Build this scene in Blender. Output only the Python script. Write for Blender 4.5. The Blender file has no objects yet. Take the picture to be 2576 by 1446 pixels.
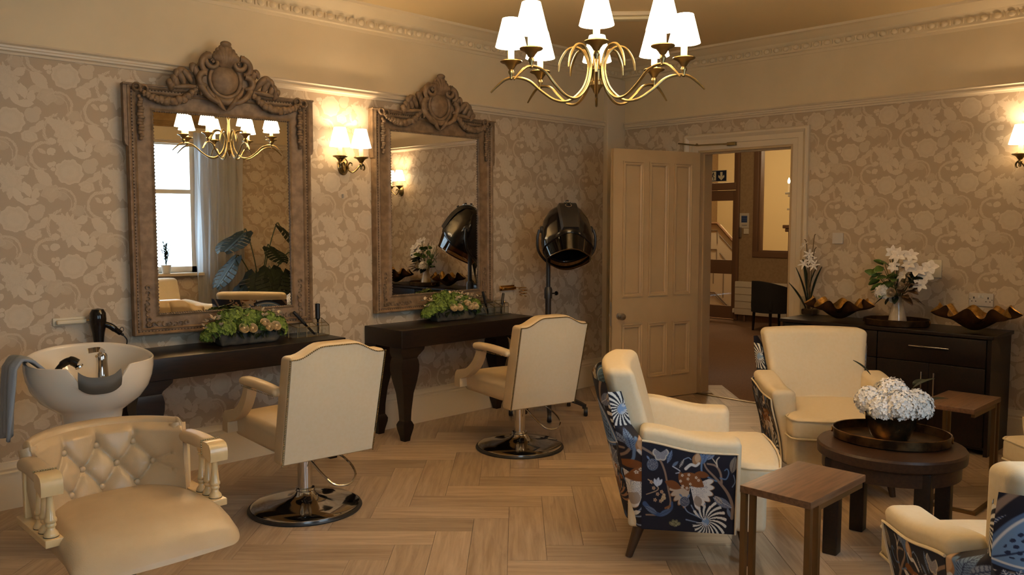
import bpy, bmesh, math, random
import numpy as np
from mathutils import Matrix, Vector
random.seed(7); np.random.seed(7)
PI=math.pi; sin=math.sin; cos=math.cos
SC=bpy.context.scene; COL=SC.collection
# ------------------------------------------------------------------ camera, world, light, exposure
cam=bpy.data.cameras.new('camera'); camo=bpy.data.objects.new('camera',cam); COL.objects.link(camo)
camo.location=(-6.432,-5.036,1.53); camo.rotation_euler=(math.radians(90-4.407),0,math.radians(-44.651))
cam.sensor_width=36; cam.lens=2110.0/2576*36; cam.clip_start=.05; cam.clip_end=200
SC.camera=camo
vs=SC.view_settings; vs.view_transform='Standard'; vs.look='None'; vs.gamma=1; vs.use_curve_mapping=False; vs.exposure=0.4
try:
    SC.cycles.use_denoising=True; SC.cycles.denoiser='OPENIMAGEDENOISE'
    SC.cycles.max_bounces=8; SC.cycles.diffuse_bounces=4; SC.cycles.glossy_bounces=5; SC.cycles.transmission_bounces=8; SC.cycles.transparent_max_bounces=12
    SC.cycles.sample_clamp_indirect=6; SC.cycles.caustics_reflective=False; SC.cycles.caustics_refractive=False
except Exception: pass
world=bpy.data.worlds.new('sky'); SC.world=world; world.use_nodes=True
nt=world.node_tree; bg=nt.nodes['Background']
tc=nt.nodes.new('ShaderNodeTexCoord'); sp=nt.nodes.new('ShaderNodeSeparateXYZ'); rp=nt.nodes.new('ShaderNodeValToRGB')
nt.links.new(tc.outputs['Generated'],sp.inputs[0]); nt.links.new(sp.outputs[2],rp.inputs[0]); nt.links.new(rp.outputs[0],bg.inputs[0])
rp.color_ramp.elements[0].position=0.0; rp.color_ramp.elements[0].color=(.50,.66,.80,1)
rp.color_ramp.elements[1].position=.5; rp.color_ramp.elements[1].color=(.62,.80,1,1)
bg.inputs[1].default_value=6.5
WARM=(1,.75,.49); CAND_W=24.0; SCON_W=3.2; SHADE_E=15.0
YC=-5.35; XD=-7.4; CEIL=3.03
WINS=[(-4.35,-3.08),(-6.95,-5.65)]; WZ=(.90,2.68)
for (a,b) in WINS:   # sky portals in the two window openings
    l=bpy.data.lights.new('window_portal','AREA'); l.shape='RECTANGLE'; l.size=b-a; l.size_y=WZ[1]-WZ[0]; l.energy=1
    l.cycles.is_portal=True
    o=bpy.data.objects.new('window_portal',l); COL.objects.link(o); o.location=((a+b)/2,YC-.2,(WZ[0]+WZ[1])/2); o.rotation_euler=(math.radians(90),0,0)
# hall lamps (ceiling lamps of the corridor beyond the door)
for (x,y,z,e) in ((2.6,0.6,2.9,42),(6.6,2.9,2.9,75),(6.8,.2,2.9,55)):
    l=bpy.data.lights.new('hall_lamp','POINT'); l.energy=e; l.color=(1,.76,.48); l.shadow_soft_size=.12
    o=bpy.data.objects.new('hall_lamp',l); COL.objects.link(o); o.location=(x,y,z)

# ------------------------------------------------------------------ helpers
def c(h):
    h=h.lstrip('#'); v=[int(h[i:i+2],16)/255 for i in (0,2,4)]
    return tuple(x/12.92 if x<=.04045 else ((x+.055)/1.055)**2.4 for x in v)
def mat(name,col,rough=.6,metal=0,noise=None,bump=0,bscale=60,coat=0,emit=None,es=0,spec=None,trans=0,alpha=1,stretch=None,ior=None):
    """noise=(scale,colour2,amount): procedural colour variation, bump: fine relief"""
    m=bpy.data.materials.new(name); m.use_nodes=True; n=m.node_tree; b=n.nodes['Principled BSDF']
    col=c(col) if isinstance(col,str) else col
    b.inputs['Base Color'].default_value=(*col,1); b.inputs['Roughness'].default_value=rough; b.inputs['Metallic'].default_value=metal
    if coat: b.inputs['Coat Weight'].default_value=coat; b.inputs['Coat Roughness'].default_value=.08
    if spec is not None: b.inputs['Specular IOR Level'].default_value=spec
    if trans: b.inputs['Transmission Weight'].default_value=trans
    if ior: b.inputs['IOR'].default_value=ior
    if alpha<1: b.inputs['Alpha'].default_value=alpha
    if emit: b.inputs['Emission Color'].default_value=(*emit,1); b.inputs['Emission Strength'].default_value=es
    t=n.nodes.new('ShaderNodeTexCoord'); src=t.outputs['Object']
    if stretch:
        mp=n.nodes.new('ShaderNodeMapping'); mp.inputs['Scale'].default_value=stretch; n.links.new(src,mp.inputs[0]); src=mp.outputs[0]
    if noise:
        s,c2,am=noise; c2=c(c2) if isinstance(c2,str) else c2
        x=n.nodes.new('ShaderNodeTexNoise'); x.inputs['Scale'].default_value=s; x.inputs['Detail'].default_value=5; n.links.new(src,x.inputs['Vector'])
        r=n.nodes.new('ShaderNodeMapRange'); r.inputs[1].default_value=.38; r.inputs[2].default_value=.64; r.inputs[4].default_value=am; n.links.new(x.outputs['Fac'],r.inputs[0])
        mx=n.nodes.new('ShaderNodeMix'); mx.data_type='RGBA'; mx.inputs['A'].default_value=(*col,1); mx.inputs['B'].default_value=(*c2,1)
        n.links.new(r.outputs[0],mx.inputs['Factor']); n.links.new(mx.outputs['Result'],b.inputs['Base Color'])
    if bump:
        x=n.nodes.new('ShaderNodeTexNoise'); x.inputs['Scale'].default_value=bscale; x.inputs['Detail'].default_value=3; n.links.new(src,x.inputs['Vector'])
        bp=n.nodes.new('ShaderNodeBump'); bp.inputs['Strength'].default_value=bump; bp.inputs['Distance'].default_value=.002
        n.links.new(x.outputs['Fac'],bp.inputs['Height']); n.links.new(bp.outputs[0],b.inputs['Normal'])
    return m
def thin_glass(name,col,refl):
    m=bpy.data.materials.new(name); m.use_nodes=True; n=m.node_tree; n.nodes.remove(n.nodes['Principled BSDF']); out=n.nodes['Material Output']
    t=n.nodes.new('ShaderNodeBsdfTransparent'); t.inputs[0].default_value=(*col,1); g=n.nodes.new('ShaderNodeBsdfGlossy'); g.inputs['Roughness'].default_value=.03
    f=n.nodes.new('ShaderNodeLayerWeight'); f.inputs[0].default_value=.12; a=n.nodes.new('ShaderNodeMath'); a.operation='MULTIPLY_ADD'; a.inputs[1].default_value=.55; a.inputs[2].default_value=refl*.35
    n.links.new(f.outputs['Facing'],a.inputs[0]); x=n.nodes.new('ShaderNodeMixShader'); n.links.new(a.outputs[0],x.inputs[0]); n.links.new(t.outputs[0],x.inputs[1]); n.links.new(g.outputs[0],x.inputs[2]); n.links.new(x.outputs[0],out.inputs[0])
    return m
def T(x=0,y=0,z=0): return Matrix.Translation((x,y,z))
def R(a,ax='Z'): return Matrix.Rotation(math.radians(a),4,ax)
def S(x,y,z): return Matrix.Diagonal((x,y,z,1))
ID=Matrix.Identity(4)
class G:
    def __init__(s): s.v=[]; s.f=[]
    def add(s,vs,fs,M=None):
        o=len(s.v)
        s.v+= [tuple(M@Vector(v)) for v in vs] if M is not None else [tuple(v) for v in vs]
        s.f+= [tuple(i+o for i in f) for f in fs]; return s
    def box(s,x0,x1,y0,y1,z0,z1,bev=0,M=None,seg=2):
        if bev:
            return s.rbox(((x0+x1)/2,(y0+y1)/2,(z0+z1)/2),(x1-x0,y1-y0,z1-z0),bev,M=M,k=seg,n=1)
        v=[(x,y,z) for z in (z0,z1) for y in (y0,y1) for x in (x0,x1)]
        return s.add(v,[(0,2,3,1),(4,5,7,6),(0,1,5,4),(2,6,7,3),(0,4,6,2),(1,3,7,5)],M)
    def rbox(s,cn,sz,r,M=None,k=3,n=4,fn=None):
        h=[max(a/2,1e-4) for a in sz]; r=min(r,min(h)*.999); nn=n if isinstance(n,(tuple,list)) else (n,n,n)
        ax=[]
        for i in range(3):
            q=h[i]-r; L=[-q-r*math.tan(PI/4*(1-j/k)) for j in range(k)]+[-q+2*q*j/nn[i] for j in range(nn[i]+1)]+[q+r*math.tan(PI/4*((j+1)/k)) for j in range(k)]
            ax.append(L)
        key={}; V=[]; F=[]
        def vid(p):
            kk=(round(p[0],6),round(p[1],6),round(p[2],6))
            if kk not in key:
                inn=[max(-(h[i]-r),min(h[i]-r,p[i])) for i in range(3)]; d=[p[i]-inn[i] for i in range(3)]
                l=math.sqrt(sum(a*a for a in d)) or 1; q=[inn[i]+d[i]/l*r for i in range(3)]
                q=[q[i]+cn[i] for i in range(3)]
                if fn: q=fn(*q)
                key[kk]=len(V); V.append(q)
            return key[kk]
        for a in range(3):
            b,d=(a+1)%3,(a+2)%3
            for sg in (-1,1):
                for i in range(len(ax[b])-1):
                    for j in range(len(ax[d])-1):
                        q=[]
                        for (ii,jj) in ((i,j),(i+1,j),(i+1,j+1),(i,j+1)):
                            p=[0,0,0]; p[a]=sg*h[a]; p[b]=ax[b][ii]; p[d]=ax[d][jj]; q.append(vid(p))
                        F.append(tuple(q) if sg>0 else tuple(q[::-1]))
        return s.add(V,F,M)
    def lathe(s,prof,n=24,M=None,a0=0,a1=360,sx=1,sy=1):
        full=abs(a1-a0)>=359.9; m=n if full else n+1; V=[]; F=[]
        for (r,z) in prof:
            for i in range(m):
                t=math.radians(a0+(a1-a0)*i/n); V.append((r*cos(t)*sx,r*sin(t)*sy,z))
        for k in range(len(prof)-1):
            for i in range(n if full else n):
                j=(i+1)%m if full else i+1
                F.append((k*m+i,k*m+j,(k+1)*m+j,(k+1)*m+i))
        if full:
            if prof[0][0]>1e-5: F.append(tuple(range(m))[::-1])
            if prof[-1][0]>1e-5: F.append(tuple((len(prof)-1)*m+i for i in range(m)))
        return s.add(V,F,M)
    def cyl(s,p0,p1,r,n=12,r2=None): return s.tube([p0,p1],[r,r if r2 is None else r2],n)
    def tube(s,pts,r,n=8,closed=False,sq=None,up=None,M=None,caps=True):
        P=[Vector(p) for p in pts]; m=len(P); rr=r if isinstance(r,(list,tuple)) else [r]*m
        V=[];F=[]; N=None
        for i in range(m):
            if closed: t=(P[(i+1)%m]-P[i-1])
            else: t=(P[min(i+1,m-1)]-P[max(i-1,0)])
            t=t.normalized() if t.length>1e-9 else Vector((0,0,1))
            if N is None:
                u=Vector(up) if up else (Vector((0,0,1)) if abs(t.z)<.9 else Vector((1,0,0)))
                N=(u-t*u.dot(t)).normalized()
            else:
                N=(N-t*N.dot(t)); N=N.normalized() if N.length>1e-6 else Vector((1,0,0))
            B=t.cross(N)
            for j in range(n):
                if sq: 
                    a,b=sq; q=[(1,1),(-1,1),(-1,-1),(1,-1)][j%4]; V.append(P[i]+N*q[0]*a*rr[i]+B*q[1]*b*rr[i])
                else:
                    an=2*PI*j/n; V.append(P[i]+(N*cos(an)+B*sin(an))*rr[i])
        for i in range(m if closed else m-1):
            i2=(i+1)%m
            for j in range(n):
                j2=(j+1)%n; F.append((i*n+j,i*n+j2,i2*n+j2,i2*n+j))
        if not closed and caps:
            F.append(tuple(range(n))[::-1]); F.append(tuple((m-1)*n+j for j in range(n)))
        return s.add(V,F,M)
    def ell(s,cn,rad,n=10,m=6,M=None):
        rad=(rad,rad,rad) if isinstance(rad,(int,float)) else rad
        pr=[(cos(-PI/2+PI*k/m) if 0<k<m else 0,sin(-PI/2+PI*k/m)) for k in range(m+1)]
        MM=T(*cn)@S(*rad); 
        if M is not None: MM=M@MM
        V=[(0,0,-1)];F=[]
        for k in range(1,m):
            for i in range(n): V.append((pr[k][0]*cos(2*PI*i/n),pr[k][0]*sin(2*PI*i/n),pr[k][1]))
        V.append((0,0,1))
        for i in range(n):
            j=(i+1)%n; F.append((0,1+j,1+i)); F.append((len(V)-1,1+(m-2)*n+i,1+(m-2)*n+j))
            for k in range(m-2): F.append((1+k*n+i,1+k*n+j,1+(k+1)*n+j,1+(k+1)*n+i))
        return s.add(V,F,MM)
    def prism(s,poly,h,M=None,z0=0):
        n=len(poly); V=[(x,y,z0) for x,y in poly]+[(x,y,z0+h) for x,y in poly]
        return s.add(V,[tuple(range(n))[::-1],tuple(range(n,2*n))]+[(i,(i+1)%n,n+(i+1)%n,n+i) for i in range(n)],M)
    def grid(s,fn,nu,nv,cu=False,M=None,flip=False):
        V=[fn(i/nu,j/nv) for i in range(nu if cu else nu+1) for j in range(nv+1)]; F=[]
        m=nu if cu else nu+1
        for i in range(nu):
            i2=(i+1)%m
            for j in range(nv):
                q=(i*(nv+1)+j,i2*(nv+1)+j,i2*(nv+1)+j+1,i*(nv+1)+j+1); F.append(q[::-1] if flip else q)
        return s.add(V,F,M)
    def rings(s,L,M=None,caps=True):
        n=len(L[0]); V=[p for r in L for p in r]; F=[]
        for k in range(len(L)-1):
            for i in range(n): F.append((k*n+i,k*n+(i+1)%n,(k+1)*n+(i+1)%n,(k+1)*n+i))
        if caps: F.append(tuple(range(n))[::-1]); F.append(tuple((len(L)-1)*n+i for i in range(n)))
        return s.add(V,F,M)
    def mesh(s,name,m,ang=38):
        me=bpy.data.meshes.new(name); me.from_pydata(s.v,[],s.f); me.validate()
        ms=m if isinstance(m,(list,tuple)) else [m]
        for q in ms: me.materials.append(q)
        bm=bmesh.new(); bm.from_mesh(me); bmesh.ops.recalc_face_normals(bm,faces=bm.faces); bm.to_mesh(me); bm.free()
        if ang:
            me.polygons.foreach_set('use_smooth',[True]*len(me.polygons)); me.set_sharp_from_angle(angle=math.radians(ang))
        return me
    def build(s,name,m,parent=None,ang=38,loc=None,rot=None,**kw):
        o=bpy.data.objects.new(name,s.mesh(name,m,ang)); COL.objects.link(o)
        if parent is not None: o.parent=parent
        if loc: o.location=loc
        if rot: o.rotation_euler=[math.radians(a) for a in rot]
        for k,v in kw.items(): o[k]=v
        return o
def thing(name,label,cat,loc=(0,0,0),rz=0,group=None):
    o=bpy.data.objects.new(name,None); COL.objects.link(o); o.empty_display_size=.1
    o.location=loc; o.rotation_euler=(0,0,math.radians(rz)); o['label']=label; o['category']=cat
    if group: o['group']=group
    return o
def tag(o,label,cat,group=None):
    o['label']=label; o['category']=cat
    if group: o['group']=group
    return o
def struct(o): o['kind']='structure'; return o
def inst(o,parent,loc=None,rot=None,M=None):
    d=o.copy(); COL.objects.link(d); d.parent=parent
    if M is not None: d.matrix_local=M
    if loc: d.location=loc
    if rot: d.rotation_euler=[math.radians(a) for a in rot]
    return d
def dup(root,loc,rz,label):
    r=root.copy(); COL.objects.link(r); r.location=loc; r.rotation_euler=(0,0,math.radians(rz)); r['label']=label
    def rec(src,dst):
        for ch in list(src.children):
            d=ch.copy(); COL.objects.link(d); d.parent=dst; rec(ch,d)
    rec(root,r); return r
def catmull(P,n=6,closed=False):
    P=[Vector(p) for p in P]; out=[]; m=len(P)
    for i in range(m if closed else m-1):
        if closed: a,b,d,e=P[i-1],P[i],P[(i+1)%m],P[(i+2)%m]
        else: a,b,d,e=P[max(i-1,0)],P[i],P[i+1],P[min(i+2,m-1)]
        for k in range(n):
            t=k/n; out.append(.5*((2*b)+(-a+d)*t+(2*a-5*b+4*d-e)*t*t+(-a+3*b-3*d+e)*t**3))
    if not closed: out.append(P[-1])
    return out
def sst(x,a,b): 
    t=max(0,min(1,(x-a)/(b-a))); return t*t*(3-2*t)

# ------------------------------------------------------------------ materials
M={}
M['paint']=mat('cream_paint','#dcc7a2',.55,noise=(3,'#d3bd97',.5))
M['trimw']=mat('trim_paint','#d6c4a8',.35)
M['ceil']=mat('ceiling_paint','#dcc190',.8)
M['doorp']=mat('door_paint','#c2a67e',.42,noise=(4,'#b89b72',.5))
M['hallp']=mat('hall_brown_paint','#75553a',.5)
M['hallw']=mat('hall_wallpaper','#a28660',.8,noise=(30,'#8e7350',.6))
M['carpet']=mat('hall_carpet','#7b5a3e',.95,noise=(120,'#5f4630',.7),bump=.4,bscale=300)
M['espresso']=mat('espresso_wood','#130d0a',.36,noise=(6,'#21160f',.7),spec=.35,stretch=(2,14,14),bump=.15,bscale=20)
M['espresso2']=mat('walnut_dark_wood','#2e1d13',.36,noise=(6,'#3f2919',.7),spec=.35,stretch=(2,14,14))
M['leather']=mat('cream_leather','#d8c09a',.38,bump=.25,bscale=220,noise=(9,'#cfb48a',.5))
M['leather_tan']=mat('tan_leather','#c4ab87',.33,bump=.3,bscale=260,noise=(8,'#b89d78',.5))
M['linen']=mat('cream_fabric','#e4d3b4',.8,bump=.25,bscale=500,noise=(60,'#e0cca6',.5))
M['woodcream']=mat('cream_painted_wood','#dcbf8c',.3,noise=(14,'#cfae7a',.6),coat=.3)
M['chrome']=mat('chrome',(.62,.62,.62),.08,1)
M['brass']=mat('antique_brass','#948158',.32,1,noise=(25,'#766646',.5))
M['gold']=mat('polished_gold','#c79a55',.18,1)
M['steel']=mat('brushed_steel',(.5,.48,.45),.3,1)
M['black']=mat('black_gloss',(.006,.005,.005),.14,coat=.15,spec=.35)
M['blackm']=mat('black_plastic',(.014,.013,.013),.42)
M['rubber']=mat('grey_rubber','#4d473d',.5)
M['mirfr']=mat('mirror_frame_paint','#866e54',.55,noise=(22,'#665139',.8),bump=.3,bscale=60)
M['mirdk']=mat('mirror_crevice_dark','#4a3826',.6)  # crevice darkening put into the colour of the bead rows
M['glassm']=mat('mirror_glass',(.93,.93,.92),.0,1)
M['porc']=mat('porcelain','#e6d9c6',.12,coat=.6)
M['shade']=mat('lamp_shade','#fff2d8',.8,emit=(1,.80,.52),es=SHADE_E)
M['shade2']=mat('sconce_shade','#fff2d8',.8,emit=(1,.80,.52),es=4.5)
M['bulb']=mat('bulb_glow','#ffffff',.3,emit=(1,.8,.5),es=40)
M['candle']=mat('candle_sleeve','#e9d3a2',.45,emit=(1,.66,.3),es=.15)  # faint emission stands in for bulb and shade light falling on the sleeve
M['towel']=mat('grey_towel','#8f949b',.95,bump=.7,bscale=400)
M['stone']=mat('stone_planter','#3a3833',.75,noise=(18,'#5b5648',.8),bump=1,bscale=40)
M['green']=mat('hydrangea_green','#7d9338',.7,noise=(40,'#47581c',.9))
M['leafd']=mat('dark_leaf','#161e12',.6,noise=(20,'#243019',.6),spec=.25)
M['leafg']=mat('green_leaf','#5c7a30',.5,noise=(20,'#3a5220',.7))
M['leafb']=mat('bronze_leaf','#5e4226',.5,noise=(20,'#3f2c19',.7))
M['rose']=mat('rose_petal','#f3ddb0',.55,noise=(30,'#efcf95',.5))
M['white_petal']=mat('white_petal','#f6efe6',.6,noise=(60,'#d9ccc0',.6))
M['pale_petal']=mat('pale_petal','#d9c4a2',.6,noise=(40,'#c7ad88',.6))
M['stem']=mat('plant_stem','#3b4423',.6)
M['stemb']=mat('brown_stem','#6a5336',.7)
M['glass']=thin_glass('clear_glass',(.97,.98,.97),.10)
M['smoke']=thin_glass('smoked_visor',(.30,.19,.10),.05)
M['clamgold']=mat('clam_gold','#b08a4c',.32,.9,noise=(50,'#7d5d2f',.7),bump=1,bscale=90)
M['clamdk']=mat('clam_bronze','#3d2817',.42,.4,noise=(20,'#5a3c20',.7),bump=.6,bscale=50)
M['traybr']=mat('tray_bronze','#6d5334',.3,.85,noise=(16,'#2d2117',.9))
M['bowlbr']=mat('bowl_bronze','#6e5e44',.12,.9,noise=(8,'#2a2318',.8))
M['walnut']=mat('walnut_top','#6f4f36',.4,noise=(5,'#523824',.85),stretch=(1.2,16,16))
M['bronzeleg']=mat('bronze_leg','#6b5334',.4,.6)
M['socket']=mat('socket_plastic','#c9bfb4',.35)
M['plastic']=mat('white_plastic','#d9ccb0',.4)
M['slot']=mat('slot_dark','#14100c',.6)
def sheer():
    m=bpy.data.materials.new('sheer_curtain'); m.use_nodes=True; n=m.node_tree; n.nodes.remove(n.nodes['Principled BSDF']); out=n.nodes['Material Output']
    d=n.nodes.new('ShaderNodeBsdfDiffuse'); d.inputs[0].default_value=(.72,.72,.72,1); t=n.nodes.new('ShaderNodeBsdfTranslucent'); t.inputs[0].default_value=(.75,.77,.8,1); p=n.nodes.new('ShaderNodeBsdfTransparent')
    a=n.nodes.new('ShaderNodeMixShader'); a.inputs[0].default_value=.6; n.links.new(d.outputs[0],a.inputs[1]); n.links.new(t.outputs[0],a.inputs[2])
    b=n.nodes.new('ShaderNodeMixShader'); b.inputs[0].default_value=.12; n.links.new(a.outputs[0],b.inputs[1]); n.links.new(p.outputs[0],b.inputs[2]); n.links.new(b.outputs[0],out.inputs[0]); return m
M['sheer']=sheer()
M['blind']=mat('blind_fabric','#9c7a4a',.9,noise=(12,'#7d6038',.5))
M['legw']=mat('leg_wood','#4b3521',.45,noise=(12,'#38261a',.6))
M['navy']=mat('dark_velvet',(.010,.008,.006),.9)
M['porcwhite']=mat('white_lacquer','#e4ddd2',.3)
def fabric_mat():
    m=bpy.data.materials.new('floral_fabric'); m.use_nodes=True; n=m.node_tree; b=n.nodes['Principled BSDF']; b.inputs['Roughness'].default_value=.75
    a=n.nodes.new('ShaderNodeVertexColor'); a.layer_name='print'; n.links.new(a.outputs[0],b.inputs['Base Color'])
    t=n.nodes.new('ShaderNodeTexCoord'); x=n.nodes.new('ShaderNodeTexNoise'); x.inputs['Scale'].default_value=500
    n.links.new(t.outputs['Object'],x.inputs['Vector']); bp=n.nodes.new('ShaderNodeBump'); bp.inputs['Strength'].default_value=.25; bp.inputs['Distance'].default_value=.001
    n.links.new(x.outputs['Fac'],bp.inputs['Height']); n.links.new(bp.outputs[0],b.inputs['Normal']); return m
M['floral']=fabric_mat()
# ---- wallpaper: half-drop lattice of flowers, leaves and roped vines, all shader maths on the wall's own metres (UV)
def wallpaper():
    m=bpy.data.materials.new('damask_wallpaper'); m.use_nodes=True; n=m.node_tree; N=n.nodes; Lk=n.links; b=N['Principled BSDF']; b.inputs['Roughness'].default_value=.55
    def vm(op,*a,out=0):
        x=N.new('ShaderNodeVectorMath'); x.operation=op
        for i,v in enumerate(a):
            if isinstance(v,tuple): x.inputs[i].default_value=v
            elif isinstance(v,(int,float)): x.inputs['Scale'].default_value=v
            else: Lk.new(v,x.inputs[i])
        return x.outputs['Value'] if op in('DOT_PRODUCT','LENGTH') else x.outputs[0]
    def mt(op,*a):
        x=N.new('ShaderNodeMath'); x.operation=op
        for i,v in enumerate(a):
            if isinstance(v,(int,float)): x.inputs[i].default_value=v
            else: Lk.new(v,x.inputs[i])
        return x.outputs[0]
    uv=N.new('ShaderNodeUVMap').outputs[0]
    ns=N.new('ShaderNodeTexNoise'); ns.inputs['Scale'].default_value=34; ns.inputs['Detail'].default_value=1.5; Lk.new(uv,ns.inputs['Vector'])
    ns2=N.new('ShaderNodeTexNoise'); ns2.inputs['Scale'].default_value=95; ns2.inputs['Detail'].default_value=1; Lk.new(uv,ns2.inputs['Vector'])
    dis=vm('MULTIPLY_ADD',ns.outputs['Color'],(.013,.013,0),uv); dis=vm('MULTIPLY_ADD',ns2.outputs['Color'],(.009,.009,0),dis)
    fine=N.new('ShaderNodeTexNoise'); fine.inputs['Scale'].default_value=160; fine.inputs['Detail'].default_value=2; Lk.new(uv,fine.inputs['Vector'])
    A=.56/2; Hh=.52   # lattice a=(A,Hh/2) b=(0,Hh): L=(u/A, v/Hh-u/(2A))
    l0=vm('DOT_PRODUCT',dis,(1/A,0,0)); l1=vm('DOT_PRODUCT',dis,(-.5/A,1/Hh,0))
    cb=N.new('ShaderNodeCombineXYZ'); Lk.new(l0,cb.inputs[0]); Lk.new(l1,cb.inputs[1]); LL=cb.outputs[0]
    def local(cx,cy):
        w=N.new('ShaderNodeVectorMath'); w.operation='WRAP'; Lk.new(vm('SUBTRACT',LL,(cx/A,cy/Hh-cx/(2*A),0)),w.inputs[0]); w.inputs[1].default_value=(.5,.5,.5); w.inputs[2].default_value=(-.5,-.5,-.5)
        return w.outputs[0]
    # metric from lattice: u=A*l0 ; v=Hh*(l1+l0/2)
    def xy(cx,cy,ang,ax,ay):
        l=local(cx,cy); ca,sa=cos(math.radians(ang)),sin(math.radians(ang))
        def row(p,q,sc): return (( p*A+q*Hh/2)/sc,(q*Hh)/sc,0)
        return vm('DOT_PRODUCT',l,row(ca,sa,ax)),vm('DOT_PRODUCT',l,row(-sa,ca,ay))
    val=None
    def put(mask,tone):
        nonlocal val
        val=mt('MULTIPLY',mask,tone) if val is None else mt('MAXIMUM',val,mt('MULTIPLY',mask,tone))
    def flower(cx,cy,r,tone,ry=None,rings=0,ang=0,lobes=0,lamp=.12):
        x,y=xy(cx,cy,ang,r,ry or r); d=mt('MULTIPLY_ADD',y,y,mt('MULTIPLY',x,x))
        if lobes: d=mt('MULTIPLY',d,mt('MULTIPLY_ADD',mt('SINE',mt('MULTIPLY',mt('ARCTAN2',y,x),lobes)),lamp,1+lamp*.5))
        k=mt('LESS_THAN',d,1)
        if rings: 
            w=mt('SINE',mt('MULTIPLY',d,rings)); k=mt('MULTIPLY',k,mt('MULTIPLY_ADD',w,.10,.9))
        put(k,tone)
    def leaf(cx,cy,ang,ln,w,tone):
        x,y=xy(cx,cy,ang,ln*.56,w*.66); put(mt('LESS_THAN',mt('MULTIPLY_ADD',x,x,mt('ABSOLUTE',y)),1),tone)
    def arc(cx,cy,r,w,tone,nx,ny,off=0):
        l=local(cx,cy); x=vm('DOT_PRODUCT',l,(A/r,0,0)); y=vm('DOT_PRODUCT',l,(Hh/2/r,Hh/r,0))
        d=mt('SQRT',mt('MULTIPLY_ADD',y,y,mt('MULTIPLY',x,x))); k=mt('LESS_THAN',mt('ABSOLUTE',mt('SUBTRACT',d,1)),w/r)
        if w>.003: k=mt('MULTIPLY',k,mt('MULTIPLY_ADD',mt('SINE',mt('MULTIPLY_ADD',mt('ARCTAN2',y,x),34,mt('MULTIPLY',d,60))),.28,.72))
        h=mt('GREATER_THAN',mt('MULTIPLY_ADD',x,nx,mt('MULTIPLY',y,ny)),off); put(mt('MULTIPLY',k,h),tone)
    flower(0,0,.073,.95,.070,9,0,9,.10); flower(.105,.035,.036,.62,.040,0,30); flower(.128,.058,.024,.62)
    leaf(.142,-.018,60,.066,.028,.8); leaf(.115,-.037,10,.056,.024,.7)
    flower(-.010,.210,.060,.9,.086,14,20,14,.30); leaf(-.072,.262,-35,.09,.030,.85); leaf(-.042,.252,-60,.07,.034,.8)
    leaf(.022,.125,-65,.09,.030,1); leaf(-.012,.135,-100,.06,.024,.85); leaf(.045,.158,-35,.06,.022,.85); leaf(-.035,.165,-120,.05,.022,.75)
    flower(-.082,.165,.021,.9,.018); flower(-.088,.108,.024,1,.019,0,25); leaf(-.135,.108,-35,.042,.018,.75)
    flower(-.098,.036,.013,1); flower(-.078,.040,.012,.95); flower(-.082,.014,.012,.95)
    leaf(-.132,-.035,-45,.105,.050,.85); flower(.088,-.078,.042,.9,.034,12,-10,6,.14)
    leaf(.066,.16,105,.078,.033,1); leaf(.106,.135,75,.064,.030,.9); leaf(.073,.095,5,.084,.030,.95)
    flower(-.098,-.115,.05,.6,.047,8,0,5,.3); leaf(-.155,-.085,15,.07,.030,.65); flower(-.040,-.128,.030,.35,.030,7); flower(.036,-.212,.034,.42,.032,7); leaf(.056,-.262,40,.064,.034,.9)
    arc(-.115,.078,.074,.008,.95,-1,.25,-.1); arc(-.045,-.160,.070,.006,.9,.7,.75,-.1); arc(-.06,-.175,.066,.0022,.6,.6,.8,0)
    arc(-.02,-.305,.10,.0075,.9,-.9,.3,.55); arc(.13,-.20,.06,.0035,.7,-.6,-.8,.3)
    grain=mt('MULTIPLY_ADD',fine.outputs['Fac'],.34,.83)
    v2=mt('MULTIPLY',val,grain)
    mx=N.new('ShaderNodeMix'); mx.data_type='RGBA'; mx.inputs['A'].default_value=(*c('#b09b81'),1); mx.inputs['B'].default_value=(*c('#cdbba2'),1)
    Lk.new(v2,mx.inputs['Factor']); Lk.new(mx.outputs['Result'],b.inputs['Base Color'])
    return m
M['paper']=wallpaper()
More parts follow.
